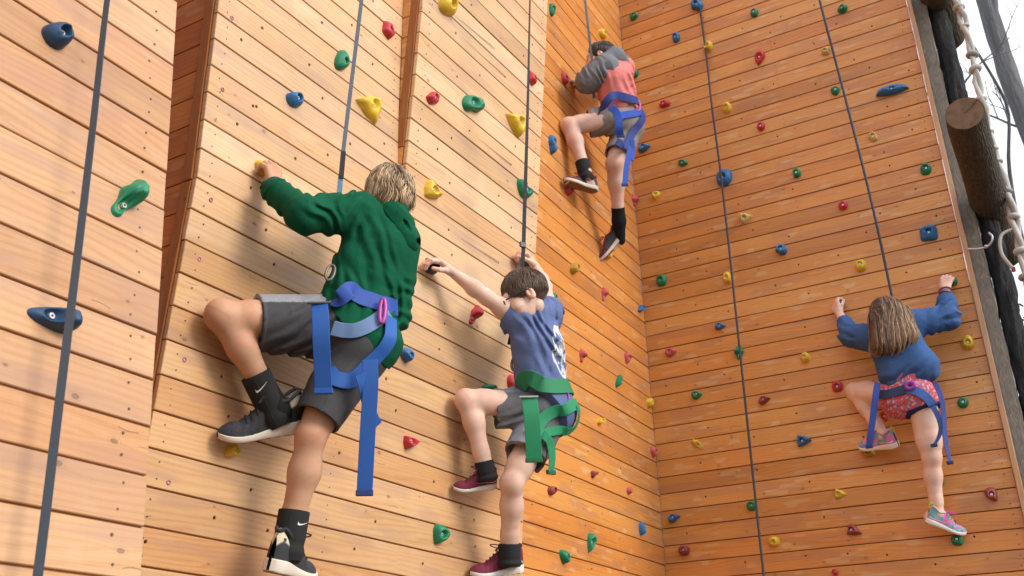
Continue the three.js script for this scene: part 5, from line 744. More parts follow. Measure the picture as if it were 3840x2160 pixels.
  const st = { upper: std([1, 1, 1], 0.8, { vertexColors: true }), sole: std([0.70, 0.64, 0.55], 0.65), lace: std([0.015, 0.014, 0.015], 0.8), collar: std([0.03, 0.03, 0.035], 0.9), tread: std([0.25, 0.22, 0.2], 0.8), colour: knit, heelH: 0.15, high: 1.1 };
  const shL = shoe(o, J.heL.clone().add(V3(0.02, -0.0, 0.01)), J.toL, J.anL, { ...st, roll: -0.05, wide: 1.02 }), shR = shoe(o, J.heR, J.toR, J.anR.clone().add(V3(0.06, 0, 0)), { ...st, roll: 0.0, wide: 1.08 });
  { const m = []; for (const [s, sg] of [[shR, 1], [shL, 1]]) for (const a of [-0.55, 0, 0.55]) { const c = new THREE.CircleGeometry(1, 10); const p = c.attributes.position; for (let i = 0; i < p.count; i++) { const u = p.getX(i) * 0.011, v = p.getY(i) * 0.022 + 0.02, x = u * Math.cos(a) - v * Math.sin(a), y = u * Math.sin(a) + v * Math.cos(a), q = s.side(0.075 + x * 0.8, s.H(0.08) * 0.62 + y, sg, 0.006); p.setXYZ(i, q.x, q.y, q.z); } m.push(bare(c)); } part(o, 'shoe_emblem', mergeGeometries(m), std([0.04, 0.035, 0.03], 0.7, { side: THREE.DoubleSide })); }
  // hair
  const hc = hd.at(0, 0.03, -0.014), ax = [hd.R, hd.U, hd.F], hg = [{ prims: [ell(hc, ax, [0.086, 0.099, 0.104]), ell(hd.at(0, -0.03, -0.045), ax, [0.078, 0.09, 0.072], 0.04)], cuts: [[hd.at(0, 0, 0.05), hd.F.clone().addScaledVector(hd.U, -0.6).normalize()], [hd.at(0, -0.085, 0), hd.U.clone().multiplyScalar(-1).addScaledVector(hd.F, 0.55).normalize()]] }], hf = field(hg);
  const hp = part(o, 'hair', skinOf(hf, boxOf(hg, 0.02), 0.005, flat([0.16, 0.095, 0.05], 0.4, 60)), hairMat), crown = hd.at(-0.01, 0.13, -0.05), dn = hd.U.clone().multiplyScalar(-1);
  const blond = (p, q, tone) => { const k = clamp(0.12 + tone * 0.95 + 0.2 * q), a = [0.13, 0.068, 0.034], b = [0.78, 0.57, 0.34]; return a.map((c, i) => mix(c, b[i], k * k)); };
  part(hp, 'hair_locks', hairGeo(hf, scalpStarts(hf, hc, 2600, (d) => d.dot(hd.F) < 0.55 && d.dot(hd.U) > -0.45, 5), (p, gr) => p.clone().sub(crown).normalize().multiplyScalar(0.55).addScaledVector(dn, 0.6).addScaledVector(hd.R, 0.5 * Math.sin(p.x * 70 + p.y * 50)).addScaledVector(hd.R, -0.15), 0.055, 0.0023, blond, 9, 0.013), hairMat);
  // harness
  const blue = webMat([0.010, 0.10, 0.42], 0.6), faded = webMat([0.13, 0.22, 0.42], 0.65), h = new THREE.Group(); h.name = 'harness'; o.add(h); h.userData.label = 'blue climbing harness with long hanging tails and magenta carabiner';
  part(h, 'waist_belt', drape(all, T.belt, 0.068, 0.005, 0.005, 60), webMat([0.012, 0.066, 0.36], 0.55)); part(h, 'leg_strap', hang(T.drop, CAMSIDE, 0.062, 0.004), blue); part(h, 'rear_strap', drape(all, T.cross, 0.056, 0.004, 0.007, 40), faded); part(h, 'leg_loop', drape(all, T.loop, 0.06, 0.004, 0.008, 50), blue);
  part(h, 'strap_tail', hang(T.tailA, [V3(-0.75, -0.1, 0.65), V3(-0.85, -0.1, 0.5)], 0.058, 0.004), blue); part(h, 'strap_tail', hang(T.tailB, V3(-0.6, 0, 0.75), 0.05, 0.004), blue);
  const xb = wbasis(CAMSIDE); part(h, 'strap_end', endBar(T.drop[4], xb, 0.068, blue), blue); part(h, 'strap_end', endBar(T.tailA[3], xb, 0.064, blue), webMat([0.02, 0.04, 0.2], 0.6));
  part(h, 'buckle', new THREE.TubeGeometry(new THREE.LineCurve3(T.drop[0].clone().addScaledVector(xb, -0.042).addScaledVector(CAMSIDE, 0.008), T.drop[0].clone().addScaledVector(xb, 0.045).addScaledVector(CAMSIDE, 0.008)), 2, 0.0055, 8), steelMat);
  part(h, 'carabiner', ovalRing(T.magenta[0], perp(xb, V3(0, 1, 0)), V3(0.06, 1, 0).normalize(), 0.010, 0.050, 0.0095), magentaMat); part(h, 'carabiner', ovalRing(T.steel[0], perp(V3(0.6, 0, 0.8), V3(0, 1, 0)), V3(0.25, 1, 0).normalize(), 0.016, 0.036, 0.0055), steelMat);
}
// --- boy in the blue T-shirt
{
  const J = JOINTS.B2, T = STRAPS.B2, o = thing('person', 'brown haired boy in blue printed T-shirt and green harness, both arms raised to holds', 'person', 'climbers on the timber walls');
  const sx = J.shR.clone().sub(J.shL).normalize(), spine = J.neck.clone().sub(J.waist).normalize(), bN = V3(-0.5, -0.15, 0.82).normalize(), off = (p, a, b = 0) => p.clone().addScaledVector(sx, a).addScaledVector(bN, b);
  const fwd = V3(-0.52, -0.42, -0.74).normalize(), upv = V3(-0.14, 1, -0.12), U = perp(upv, fwd), hd = headPrims(J.head.clone().addScaledVector(U, -0.036).addScaledVector(fwd, 0.012), fwd, upv, 1.18), tone = skinTone([0.72, 0.485, 0.39], [[J.knL, 0.09], [J.haL, 0.06], [J.knR, 0.09], [hd.at(-0.08, -0.01, 0), 0.04]]);
  const handL = handPrims(J.wrL, J.haL.clone().sub(J.wrL).add(V3(-0.01, 0.01, 0)), V3(-0.1, 0.75, 0.65), -1, 1.12, [0.6, 0.8, 0.6], 0.004), handR = handPrims(J.wrR, J.haR.clone().sub(J.wrR).add(V3(-0.05, 0.02, -0.02)), V3(0.55, 0.3, 0.75), -1, 1.05, [0.75, 1.1, 0.9]);
  const legL = legPrims(J.hipL, J.knL, J.anL, [0.082, 0.062, 0.054, 0.052, 0.037]), legR = legPrims(J.hipR, J.knR, J.anR, [0.085, 0.068, 0.057, 0.056, 0.042]);
  const feet = [cap(J.anL, lerp(J.heL, J.toL, 0.2).add(V3(0, 0.05, 0)), 0.034, 0.03), cap(lerp(J.heL, J.toL, 0.15).add(V3(0, 0.04, 0)), lerp(J.heL, J.toL, 0.75).add(V3(0, 0.03, 0)), 0.028, 0.02), cap(J.anR, lerp(J.heR, J.toR, 0.2).add(V3(0, 0.05, 0)), 0.036, 0.032), cap(lerp(J.heR, J.toR, 0.15).add(V3(0, 0.04, 0)), lerp(J.heR, J.toR, 0.75).add(V3(0, 0.03, 0)), 0.03, 0.022)];
  const core = [cap(J.neck.clone().addScaledVector(spine, -0.03), hd.at(0, -0.05, -0.02), 0.05, 0.05), cap(off(J.chest, -0.05), off(J.waist, -0.045), 0.08, 0.08), cap(off(J.chest, 0.05), off(J.waist, 0.045), 0.08, 0.08), cap(J.waist, J.pelvis, 0.09, 0.095), cap(J.shL.clone().addScaledVector(spine, -0.02), J.shR.clone().addScaledVector(spine, -0.025), 0.045)];
  bodyOf(o, [{ prims: [...core, ...legL, ...legR, ...feet, ...armPrims(J.shL, J.elL, J.wrL, [0.05, 0.047, 0.038, 0.039, 0.025]), ...armPrims(J.shR, J.elR, J.wrR, [0.042, 0.042, 0.037, 0.037, 0.025])] }], [handL, handR], hd, tone, 0.0065);
  eyesOf(o, hd, 1.18);
  // T-shirt: loose sleeves with open ends, tail hanging out below the belt, white print on the right of the back
  const sl = (a, e, b, r0, r1) => { const d = b.clone().sub(a).normalize(); return { prims: [cap(a, lerp(a, b, 0.5), r0, r0 * 0.97, 0.04), cap(lerp(a, b, 0.5), b.clone().addScaledVector(d, 0.02), r0 * 0.97, r1, 0.04)], cuts: [[b, d]], subs: [cap(b.clone().addScaledVector(d, -0.03), b.clone().addScaledVector(d, 0.06), r1 * 0.8, r1 * 1.0)], k: 0.045 }; };
  const tailA = T.belt[1].clone().add(V3(0, -0.05, 0)), tailN = V3(-0.55, -0.75, 0.1).normalize();
  const g = [
    { prims: [cap(J.shL, off(J.shR, -0.01), 0.074, 0.076, 0.05), cap(off(J.neck, -0.06).addScaledVector(spine, -0.012), off(J.neck, 0.075).addScaledVector(spine, -0.012), 0.064, 0.066, 0.05), cap(off(J.chest, -0.06), off(J.waist, -0.05), 0.096, 0.082, 0.05), cap(off(J.chest, 0.055), off(J.waist, 0.05), 0.100, 0.084, 0.05), cap(J.neck.clone().addScaledVector(spine, -0.05), J.chest, 0.085, 0.105, 0.05), cap(off(J.waist, -0.045).addScaledVector(spine, 0.065), off(J.waist, 0.05).addScaledVector(spine, 0.065), 0.095, 0.102, 0.04)], subs: [cap(J.neck.clone().addScaledVector(spine, 0.10), J.neck.clone().addScaledVector(spine, 0.18), 0.05, 0.07)] },
    sl(J.shL, J.elL, J.slvL, 0.078, 0.072), sl(J.shR, J.elR, J.slvR, 0.07, 0.062),
    { prims: [cap(off(J.waist, -0.045), off(J.pelvis, -0.03, 0.03).addScaledVector(spine, -0.01), 0.098, 0.135, 0.04), cap(off(J.waist, 0.05), off(J.pelvis, 0.055, 0.035).addScaledVector(spine, -0.02), 0.099, 0.142, 0.04)], cuts: [[J.hipR.clone().addScaledVector(bN, 0.1).add(V3(-0.03, 0.075, 0)), V3(-0.72, -0.68, -0.05).normalize()]], k: 0.02 },
  ];
  const diag = J.waist.clone().addScaledVector(sx, 0.08).sub(J.shL), disp = sumDisp(scaled(near(J.shL, 0.2), folds(J.slvL.clone().sub(J.shL).add(diag.clone().multiplyScalar(0.5)), 0.05, 0.0075, 6, 21)), scaled(near(J.chest, 0.24), folds(diag, 0.055, 0.008, 6, 22)), scaled(near(J.waist, 0.16), folds(spine.clone().add(sx.clone().multiplyScalar(0.5)), 0.042, 0.006, 5, 23)), scaled(near(J.shR, 0.16), folds(spine, 0.05, 0.007, 4, 24)));
  const base = flat([0.12, 0.165, 0.34], 0.16), pc = off(J.chest, 0.055, 0).addScaledVector(spine, -0.055);
  const printed = (x, y, z, n) => { // white ink: a rough outlined shape with speckled fill
    const c = base(x, y, z); if (n.dot(bN) < -0.15) return c; const px = x - pc.x, py = y - pc.y, pz = z - pc.z, u = px * sx.x + py * sx.y + pz * sx.z, v = px * spine.x + py * spine.y + pz * spine.z;
    const e = Math.hypot((u - 0.05) / 0.115, (v + 0.0) / 0.14) + 0.14 * (noise(u * 30 + 9, v * 30, 2) - 0.5); if (e > 1) return c; const ink = e > 0.88 ? 1 : u > 0.0 ? (noise(u * 80, v * 60, 4) > 0.36 ? 1 : 0) : noise(u * 60, v * 50, 8) > 0.66 ? 1 : 0; return ink ? [0.66, 0.68, 0.72] : c; };
  const fT = cloth(o, 't_shirt', g, disp, printed, 0.005);
  const hL = hemCut(J.hipL, J.hemL, 0.06, 0.1), hR = hemCut(J.hipR, J.hemR, 0.07, 0.105), thD = J.hemL.clone().sub(J.hipL).normalize();
  const gs = [{ prims: [cap(off(J.pelvis, -0.03, 0.01), off(J.pelvis, 0.04, 0.015), 0.112, 0.118, 0.03), cap(J.waist, J.pelvis, 0.088, 0.1)] }, { prims: [cap(J.hipL, J.hemL, 0.105, 0.100, 0.03)], ...hL, k: 0.03 }, { prims: [cap(J.hipR, J.hemR, 0.112, 0.112, 0.03)], ...hR, k: 0.03 }];
  const grey = flat([0.135, 0.135, 0.15], 0.12), pale = flat([0.24, 0.26, 0.31], 0.1), al = along(J.hipL, J.hemL), upT = perp(V3(0, 1, 0), thD);
  const fS = cloth(o, 'shorts', gs, sumDisp(scaled(near(lerp(J.hipL, J.hemL, 0.6), 0.2), folds(thD.clone().add(V3(0, -0.4, 0)), 0.05, 0.006, 5, 25)), scaled(near(J.hemR, 0.22), folds(J.hemR.clone().sub(J.hipR), 0.055, 0.007, 5, 26))), (x, y, z) => { const t = al(x, y, z), h = (x - J.hemL.x) * upT.x + (y - J.hemL.y) * upT.y + (z - J.hemL.z) * upT.z; return t > 0.15 && t < 1.05 && (h > 0.055 || h < -0.068) ? pale(x, y, z) : grey(x, y, z); }, 0.006, fabric(0.75));
  const all = union(fT, fS), sockMat = std([0.012, 0.012, 0.016], 0.9, { bumpMap: ribTex, bumpScale: 0.001 });
  sock(o, lerp(J.knL, J.anL, 0.9), J.anL.clone().add(V3(0.02, -0.06, 0)), 0.046, 0.05, sockMat); sock(o, lerp(J.knR, J.anR, 0.88), J.anR.clone().add(V3(0.0, -0.07, 0)), 0.054, 0.056, sockMat);
  const st = { upper: std([1, 1, 1], 0.75, { vertexColors: true }), sole: std([0.74, 0.72, 0.69], 0.6), lace: std([0.16, 0.012, 0.045], 0.8), collar: std([0.10, 0.012, 0.03], 0.9), tread: std([0.5, 0.48, 0.45], 0.8), colour: (t, q, v) => { const n = 0.8 + 0.4 * hash(Math.round(t * 110), Math.round(v * 70), 5); return t > 0.36 && t < 0.46 && q > 0.93 ? [0.6, 0.6, 0.62] : [0.17 * n, 0.014 * n, 0.042 * n]; }, swoosh: true, heelH: 0.14, long: 1.1, high: 1.12 };
  shoe(o, J.heL.clone().add(V3(0.01, 0, 0)), J.toL, J.anL, st); shoe(o, J.heR, J.toR, J.anR.clone().add(V3(0.05, 0, 0.0)), { ...st, long: 1.08 });
  // hair, glasses
  const hc = hd.at(0, 0.032, -0.014), ax = [hd.R, hd.U, hd.F], hg = [{ prims: [ell(hc, ax, [0.096, 0.108, 0.116])], cuts: [[hd.at(0, 0.02, 0.074), hd.F.clone().addScaledVector(hd.U, -0.45).normalize()], [hd.at(0, -0.045, -0.05), hd.U.clone().multiplyScalar(-1).addScaledVector(hd.F, 0.35).normalize()]], subs: [-1, 1].map((q) => ell(hd.at(q * 0.1, -0.025, 0.0), ax, [0.03, 0.042, 0.03])) }], hf = field(hg);
  const hp = part(o, 'hair', skinOf(hf, boxOf(hg, 0.02), 0.005, flat([0.075, 0.043, 0.026], 0.4, 60)), hairMat), crown = hd.at(0.01, 0.14, -0.05), dn = hd.U.clone().multiplyScalar(-1);
  part(hp, 'hair_locks', hairGeo(hf, scalpStarts(hf, hc, 2200, (d) => d.dot(hd.U) > -0.28 && d.dot(hd.F) < 0.85, 15), (p, gr) => p.clone().sub(crown).normalize().multiplyScalar(0.7).addScaledVector(dn, 0.5).addScaledVector(hd.F, 0.15), 0.06, 0.0022, (p, q, t) => { const k = 0.5 + 1.1 * t; return [0.085 * k, 0.048 * k, 0.029 * k]; }, 19, 0.006), hairMat);
  { const gm = std([0.012, 0.012, 0.014], 0.4), gg = [-1, 1].map((q) => bare(new THREE.TubeGeometry(new THREE.CatmullRomCurve3([hd.at(q * 0.085, 0.004, -0.005), hd.at(q * 0.078, 0.004, 0.06), hd.at(q * 0.062, 0.002, 0.098)]), 12, 0.0035, 6))); for (const q of [-1, 1]) gg.push(bare(ovalRing(hd.at(q * 0.035, -0.004, 0.108), hd.R, hd.U, 0.027, 0.02, 0.003))); part(o, 'glasses', mergeGeometries(gg), gm); }
  const green = webMat([0.008, 0.26, 0.11], 0.6), h = new THREE.Group(); h.name = 'harness'; o.add(h); h.userData.label = 'green climbing harness with hanging tails and purple carabiner';
  part(h, 'waist_belt', drape(all, T.belt, 0.078, 0.005, 0.005, 60), webMat([0.006, 0.19, 0.075], 0.6)); part(h, 'leg_strap', hang(T.drop, CAMSIDE, 0.075, 0.004), green); part(h, 'rear_strap', drape(all, T.cross, 0.06, 0.004, 0.007, 40), green); part(h, 'leg_loop', drape(all, T.loop, 0.045, 0.004, 0.01, 50, true), green); part(h, 'strap_tail', hang(T.tail, [V3(-0.8, 0, 0.6), V3(-0.1, 0, 1)], 0.045, 0.004), green);
  const xb = wbasis(CAMSIDE); part(h, 'strap_end', endBar(T.drop[3], xb, 0.082, green), webMat([0.005, 0.13, 0.05], 0.6)); part(h, 'strap_end', endBar(T.tail[3], perp(V3(0.8, 0, 0.6), V3(0, 1, 0)), 0.05, green), webMat([0.005, 0.13, 0.05], 0.6));
  part(h, 'buckle', new THREE.TubeGeometry(new THREE.LineCurve3(T.drop[0].clone().addScaledVector(xb, -0.045).addScaledVector(CAMSIDE, 0.008), T.drop[0].clone().addScaledVector(xb, 0.045).addScaledVector(CAMSIDE, 0.008)), 2, 0.006, 8), std([0.3, 0.42, 0.36], 0.4));
  part(h, 'carabiner', ovalRing(T.magenta[0], perp(xb, V3(0, 1, 0)), V3(0.08, 1, 0).normalize(), 0.022, 0.06, 0.006), std([0.25, 0.03, 0.32], 0.35)); part(h, 'carabiner', ovalRing(T.steel[0], perp(V3(0.6, 0, 0.8), V3(0, 1, 0)), V3(0.25, 1, 0).normalize(), 0.018, 0.042, 0.007), steelMat);
}
// --- topmost boy in the pink hoodie
{
  const J = JOINTS.B3, T = STRAPS.B3, o = thing('person', 'topmost boy in pink hoodie with grey sleeves, grey shorts and blue harness', 'person', 'climbers on the timber walls');
  const sx = J.shR.clone().sub(J.shL).normalize(), spine = J.neck.clone().sub(J.waist).normalize(), bN = V3(-0.5, -0.35, 0.78).normalize(), off = (p, a, b = 0) => p.clone().addScaledVector(sx, a).addScaledVector(bN, b);
  const fwd = V3(-0.25, -0.1, -0.95).normalize(), upv = V3(-0.12, 1, -0.1), U = perp(upv, fwd), hd = headPrims(J.head.clone().addScaledVector(U, -0.03), fwd, upv, 1.12), tone = skinTone([0.74, 0.51, 0.43], [[J.knL, 0.12], [J.knR, 0.12]]);
  const legL = legPrims(J.hipL, J.knL, J.anL, [0.09, 0.07, 0.064, 0.062, 0.038]), legR = legPrims(J.hipR, J.knR, J.anR, [0.09, 0.076, 0.068, 0.066, 0.040]);
  const feet = [cap(J.anL, lerp(J.heL, J.toL, 0.2).add(V3(0, 0.05, 0)), 0.036, 0.032), cap(lerp(J.heL, J.toL, 0.15).add(V3(0, 0.04, 0)), lerp(J.heL, J.toL, 0.75).add(V3(0, 0.03, 0)), 0.03, 0.022), cap(J.anR, lerp(J.heR, J.toR, 0.35), 0.03, 0.018), cap(lerp(J.heR, J.toR, 0.35), lerp(J.heR, J.toR, 0.75), 0.018, 0.016)];
  const core = [cap(J.neck, hd.at(0, -0.05, -0.02), 0.056, 0.055), cap(off(J.chest, -0.05), off(J.waist, -0.045), 0.09, 0.09), cap(off(J.chest, 0.05), off(J.waist, 0.045), 0.09, 0.09), cap(J.waist, J.pelvis, 0.1, 0.1), cap(J.shL, J.shR, 0.05)];
  bodyOf(o, [{ prims: [...core, ...legL, ...legR, ...feet, ...armPrims(J.shL, J.elL, J.wrL, [0.05, 0.045, 0.042, 0.04, 0.028]), ...armPrims(J.shR, J.elR, J.wrR, [0.05, 0.045, 0.042, 0.04, 0.028])] }], [handPrims(J.wrL, V3(-0.1, 0.5, -0.6), V3(-0.3, 0.5, 0.8), 1, 1.08, [0.5, 0.9, 0.7]), handPrims(J.wrR, V3(0, 0.8, -0.4), V3(0, 0.4, 0.9), -1, 1.08, [0.5, 0.9, 0.7])], hd, tone, 0.008);
  eyesOf(o, hd, 1.12);
  const pinkC = flat([0.72, 0.23, 0.22], 0.14), greyC = flat([0.19, 0.21, 0.24], 0.16);
  const g = [{ prims: [cap(off(J.shL, 0.03), off(J.shR, 0.0), 0.095, 0.1, 0.05), cap(off(J.chest, -0.07), off(J.waist, -0.062), 0.115, 0.1, 0.05), cap(off(J.chest, 0.07), off(J.waist, 0.062), 0.118, 0.102, 0.05), cap(J.neck.clone().addScaledVector(spine, -0.04), J.chest, 0.09, 0.12, 0.05), cap(off(J.waist, -0.05).addScaledVector(spine, 0.06), off(J.waist, 0.055).addScaledVector(spine, 0.06), 0.115, 0.118, 0.04)] },
    { prims: [cap(J.waist, off(J.pelvis, -0.02, 0.03), 0.12, 0.128, 0.04), cap(off(J.waist, 0.06), off(J.pelvis, 0.06, 0.02), 0.11, 0.122, 0.04)], cuts: [[J.waist.clone().addScaledVector(spine, -0.072), V3(-0.35, -0.93, 0.1).normalize()]], k: 0.02 }];
  const fH = cloth(o, 'hoodie', g, sumDisp(scaled(near(J.waist, 0.2), folds(sx.clone().add(V3(0, 0.25, 0)), 0.05, 0.008, 4, 31)), scaled(near(J.chest, 0.3), folds(J.waist.clone().sub(J.shL), 0.065, 0.007, 5, 32))), pinkC, 0.007);
  const armL = J.elL.clone().sub(J.shL), gl = [{ prims: [cap(off(J.shL, 0.0, 0.0).add(V3(0, 0.02, 0)), lerp(J.shL, J.elL, 0.6), 0.112, 0.098, 0.04), cap(lerp(J.shL, J.elL, 0.5), J.elL, 0.098, 0.092, 0.04), cap(J.elL, J.wrL, 0.088, 0.06, 0.03)], cuts: [[off(J.shL, 0.075), sx]] }];
  cloth(o, 'sleeve', gl, sumDisp(scaled(near(lerp(J.shL, J.elL, 0.6), 0.26), folds(perp(V3(0.3, -0.5, 0.6), armL.clone().normalize()), 0.048, 0.010, 4, 33))), greyC, 0.0065);
  cloth(o, 'sleeve', [{ prims: [cap(J.shR, J.elR, 0.098, 0.08, 0.04), cap(J.elR, J.wrR, 0.075, 0.06, 0.03)] }], folds(spine, 0.06, 0.008, 3, 34), greyC, 0.009);
  cloth(o, 'hood', [{ prims: [cap(off(J.neck, -0.09, 0.02), off(J.neck, 0.03, 0.07).addScaledVector(spine, 0.02), 0.062, 0.075, 0.03), cap(off(J.neck, 0.03, 0.07).addScaledVector(spine, 0.02), off(J.neck, 0.15, 0.06).addScaledVector(spine, -0.03), 0.075, 0.06, 0.03), cap(off(J.neck, -0.1, -0.02), off(J.neck, 0.12, -0.03), 0.06, 0.06, 0.03)], subs: [ell(off(J.neck, 0.1, 0.11).addScaledVector(spine, 0.02), [sx, spine, bN], [0.05, 0.02, 0.04])] }], folds(sx.clone().add(spine.clone().multiplyScalar(-0.5)), 0.055, 0.006, 4, 35), greyC, 0.0065);
  const hL = hemCut(J.hipL, J.hemL, 0.06, 0.1), hR = hemCut(J.hipR, J.hemR, 0.06, 0.098), thD = J.hemL.clone().sub(J.hipL).normalize();
  const gs = [{ prims: [cap(off(J.pelvis, -0.05, 0.0), off(J.pelvis, 0.045, 0.015), 0.128, 0.135, 0.03), cap(J.waist, J.pelvis, 0.108, 0.122), cap(lerp(J.pelvis, J.hipR, 0.7).addScaledVector(bN, 0.03), J.hipR, 0.125, 0.12, 0.03)] }, { prims: [cap(J.hipL, J.hemL, 0.118, 0.110, 0.03)], ...hL, k: 0.03 }, { prims: [cap(J.hipR, J.hemR, 0.118, 0.1, 0.03)], ...hR, k: 0.03 }];
  const fS = cloth(o, 'shorts', gs, sumDisp(scaled(near(lerp(J.hipL, J.hemL, 0.5), 0.24), folds(thD.clone().add(V3(0.1, -0.6, 0.1)), 0.055, 0.007, 5, 36)), scaled(near(J.hemR, 0.2), folds(J.hemR.clone().sub(J.hipR), 0.055, 0.007, 4, 37))), flat([0.30, 0.28, 0.27], 0.12), 0.007);
  const all = union(fH, fS), sockMat = std([0.014, 0.016, 0.02], 0.9, { bumpMap: ribTex, bumpScale: 0.001 });
  sock(o, lerp(J.knL, J.anL, 0.78), J.anL.clone().add(V3(0.01, -0.07, 0)), 0.053, 0.052, sockMat); { const top = lerp(J.knR, J.anR, 0.76), d = J.anR.clone().sub(J.knR).normalize(); cloth(o, 'sock', [{ prims: [cap(lerp(J.knR, J.anR, 0.7), J.anR, 0.052, 0.051, 0.02), cap(J.anR, lerp(J.heR, J.toR, 0.3), 0.051, 0.036, 0.03)], cuts: [[top, d.clone().negate()]] }], null, flat([0.014, 0.016, 0.02], 0.2), 0.006); };
  const st = { upper: std([1, 1, 1], 0.8, { vertexColors: true }), sole: std([0.70, 0.66, 0.58], 0.6), lace: std([0.5, 0.05, 0.07], 0.8), collar: std([0.45, 0.06, 0.07], 0.9), tread: std([0.22, 0.125, 0.075], 0.85), heelH: 0.11, long: 1.0, colour: (t) => { const k = sstep(0.45, 0.95, t); return [mix(0.06, 0.16, k), mix(0.065, 0.02, k), mix(0.085, 0.045, k)]; } };
  shoe(o, J.heL.clone().add(V3(0.02, 0, 0)), J.toL, J.anL.clone().add(V3(-0.02, 0.0, -0.05)), { ...st, roll: 0.0 }); shoe(o, J.heR, J.toR, J.anR.clone().add(V3(0.05, 0.03, -0.02)), { ...st, long: 1.45, wide: 0.9 });
  const hc = hd.at(0, 0.03, -0.014), ax = [hd.R, hd.U, hd.F], hg = [{ prims: [ell(hc, ax, [0.09, 0.10, 0.108])], cuts: [[hd.at(0, 0.01, 0.07), hd.F.clone().addScaledVector(hd.U, -0.45).normalize()], [hd.at(0, -0.06, 0), hd.U.clone().multiplyScalar(-1).addScaledVector(hd.F, 0.35).normalize()]] }], hf = field(hg);
  const hp = part(o, 'hair', skinOf(hf, boxOf(hg, 0.02), 0.007, flat([0.035, 0.022, 0.018], 0.4, 60)), hairMat), crown = hd.at(0, 0.13, -0.05), dn = hd.U.clone().multiplyScalar(-1);
  part(hp, 'hair_locks', hairGeo(hf, scalpStarts(hf, hc, 700, (d) => d.dot(hd.U) > -0.4 && d.dot(hd.F) < 0.7, 25), (p) => p.clone().sub(crown).normalize().addScaledVector(dn, 0.5), 0.06, 0.003, (p, q, t) => { const k = 0.5 + t; return [0.05 * k, 0.03 * k, 0.022 * k]; }, 29, 0.005), hairMat);
  const blue = webMat([0.010, 0.08, 0.50], 0.6), dkb = webMat([0.010, 0.04, 0.26], 0.6), h = new THREE.Group(); h.name = 'harness'; o.add(h); h.userData.label = 'bright blue climbing harness with a hanging tail';
  part(h, 'waist_belt', drape(all, T.belt, 0.062, 0.006, 0.006, 60), dkb); part(h, 'leg_strap', drape(all, T.drop, 0.055, 0.004, 0.008, 40, true), blue); part(h, 'rear_strap', drape(all, T.cross, 0.055, 0.004, 0.007, 40), blue); part(h, 'leg_loop', drape(all, T.loop, 0.06, 0.004, 0.008, 50), dkb); part(h, 'strap_tail', hang(T.tail, V3(-0.6, 0, 0.8), 0.045, 0.004), blue); part(h, 'strap_tail', hang(T.tail2, V3(-0.6, 0, 0.8), 0.04, 0.004), blue);
  const xb = wbasis(CAMSIDE); part(h, 'strap_end', endBar(T.tail[3], xb, 0.05, blue), dkb); part(h, 'strap_end', endBar(T.drop[4], xb, 0.06, blue), dkb); part(h, 'carabiner', ovalRing(T.magenta[0], perp(xb, V3(0, 1, 0)), V3(0.1, 1, 0).normalize(), 0.018, 0.05, 0.009), std([0.55, 0.12, 0.35], 0.4));
}
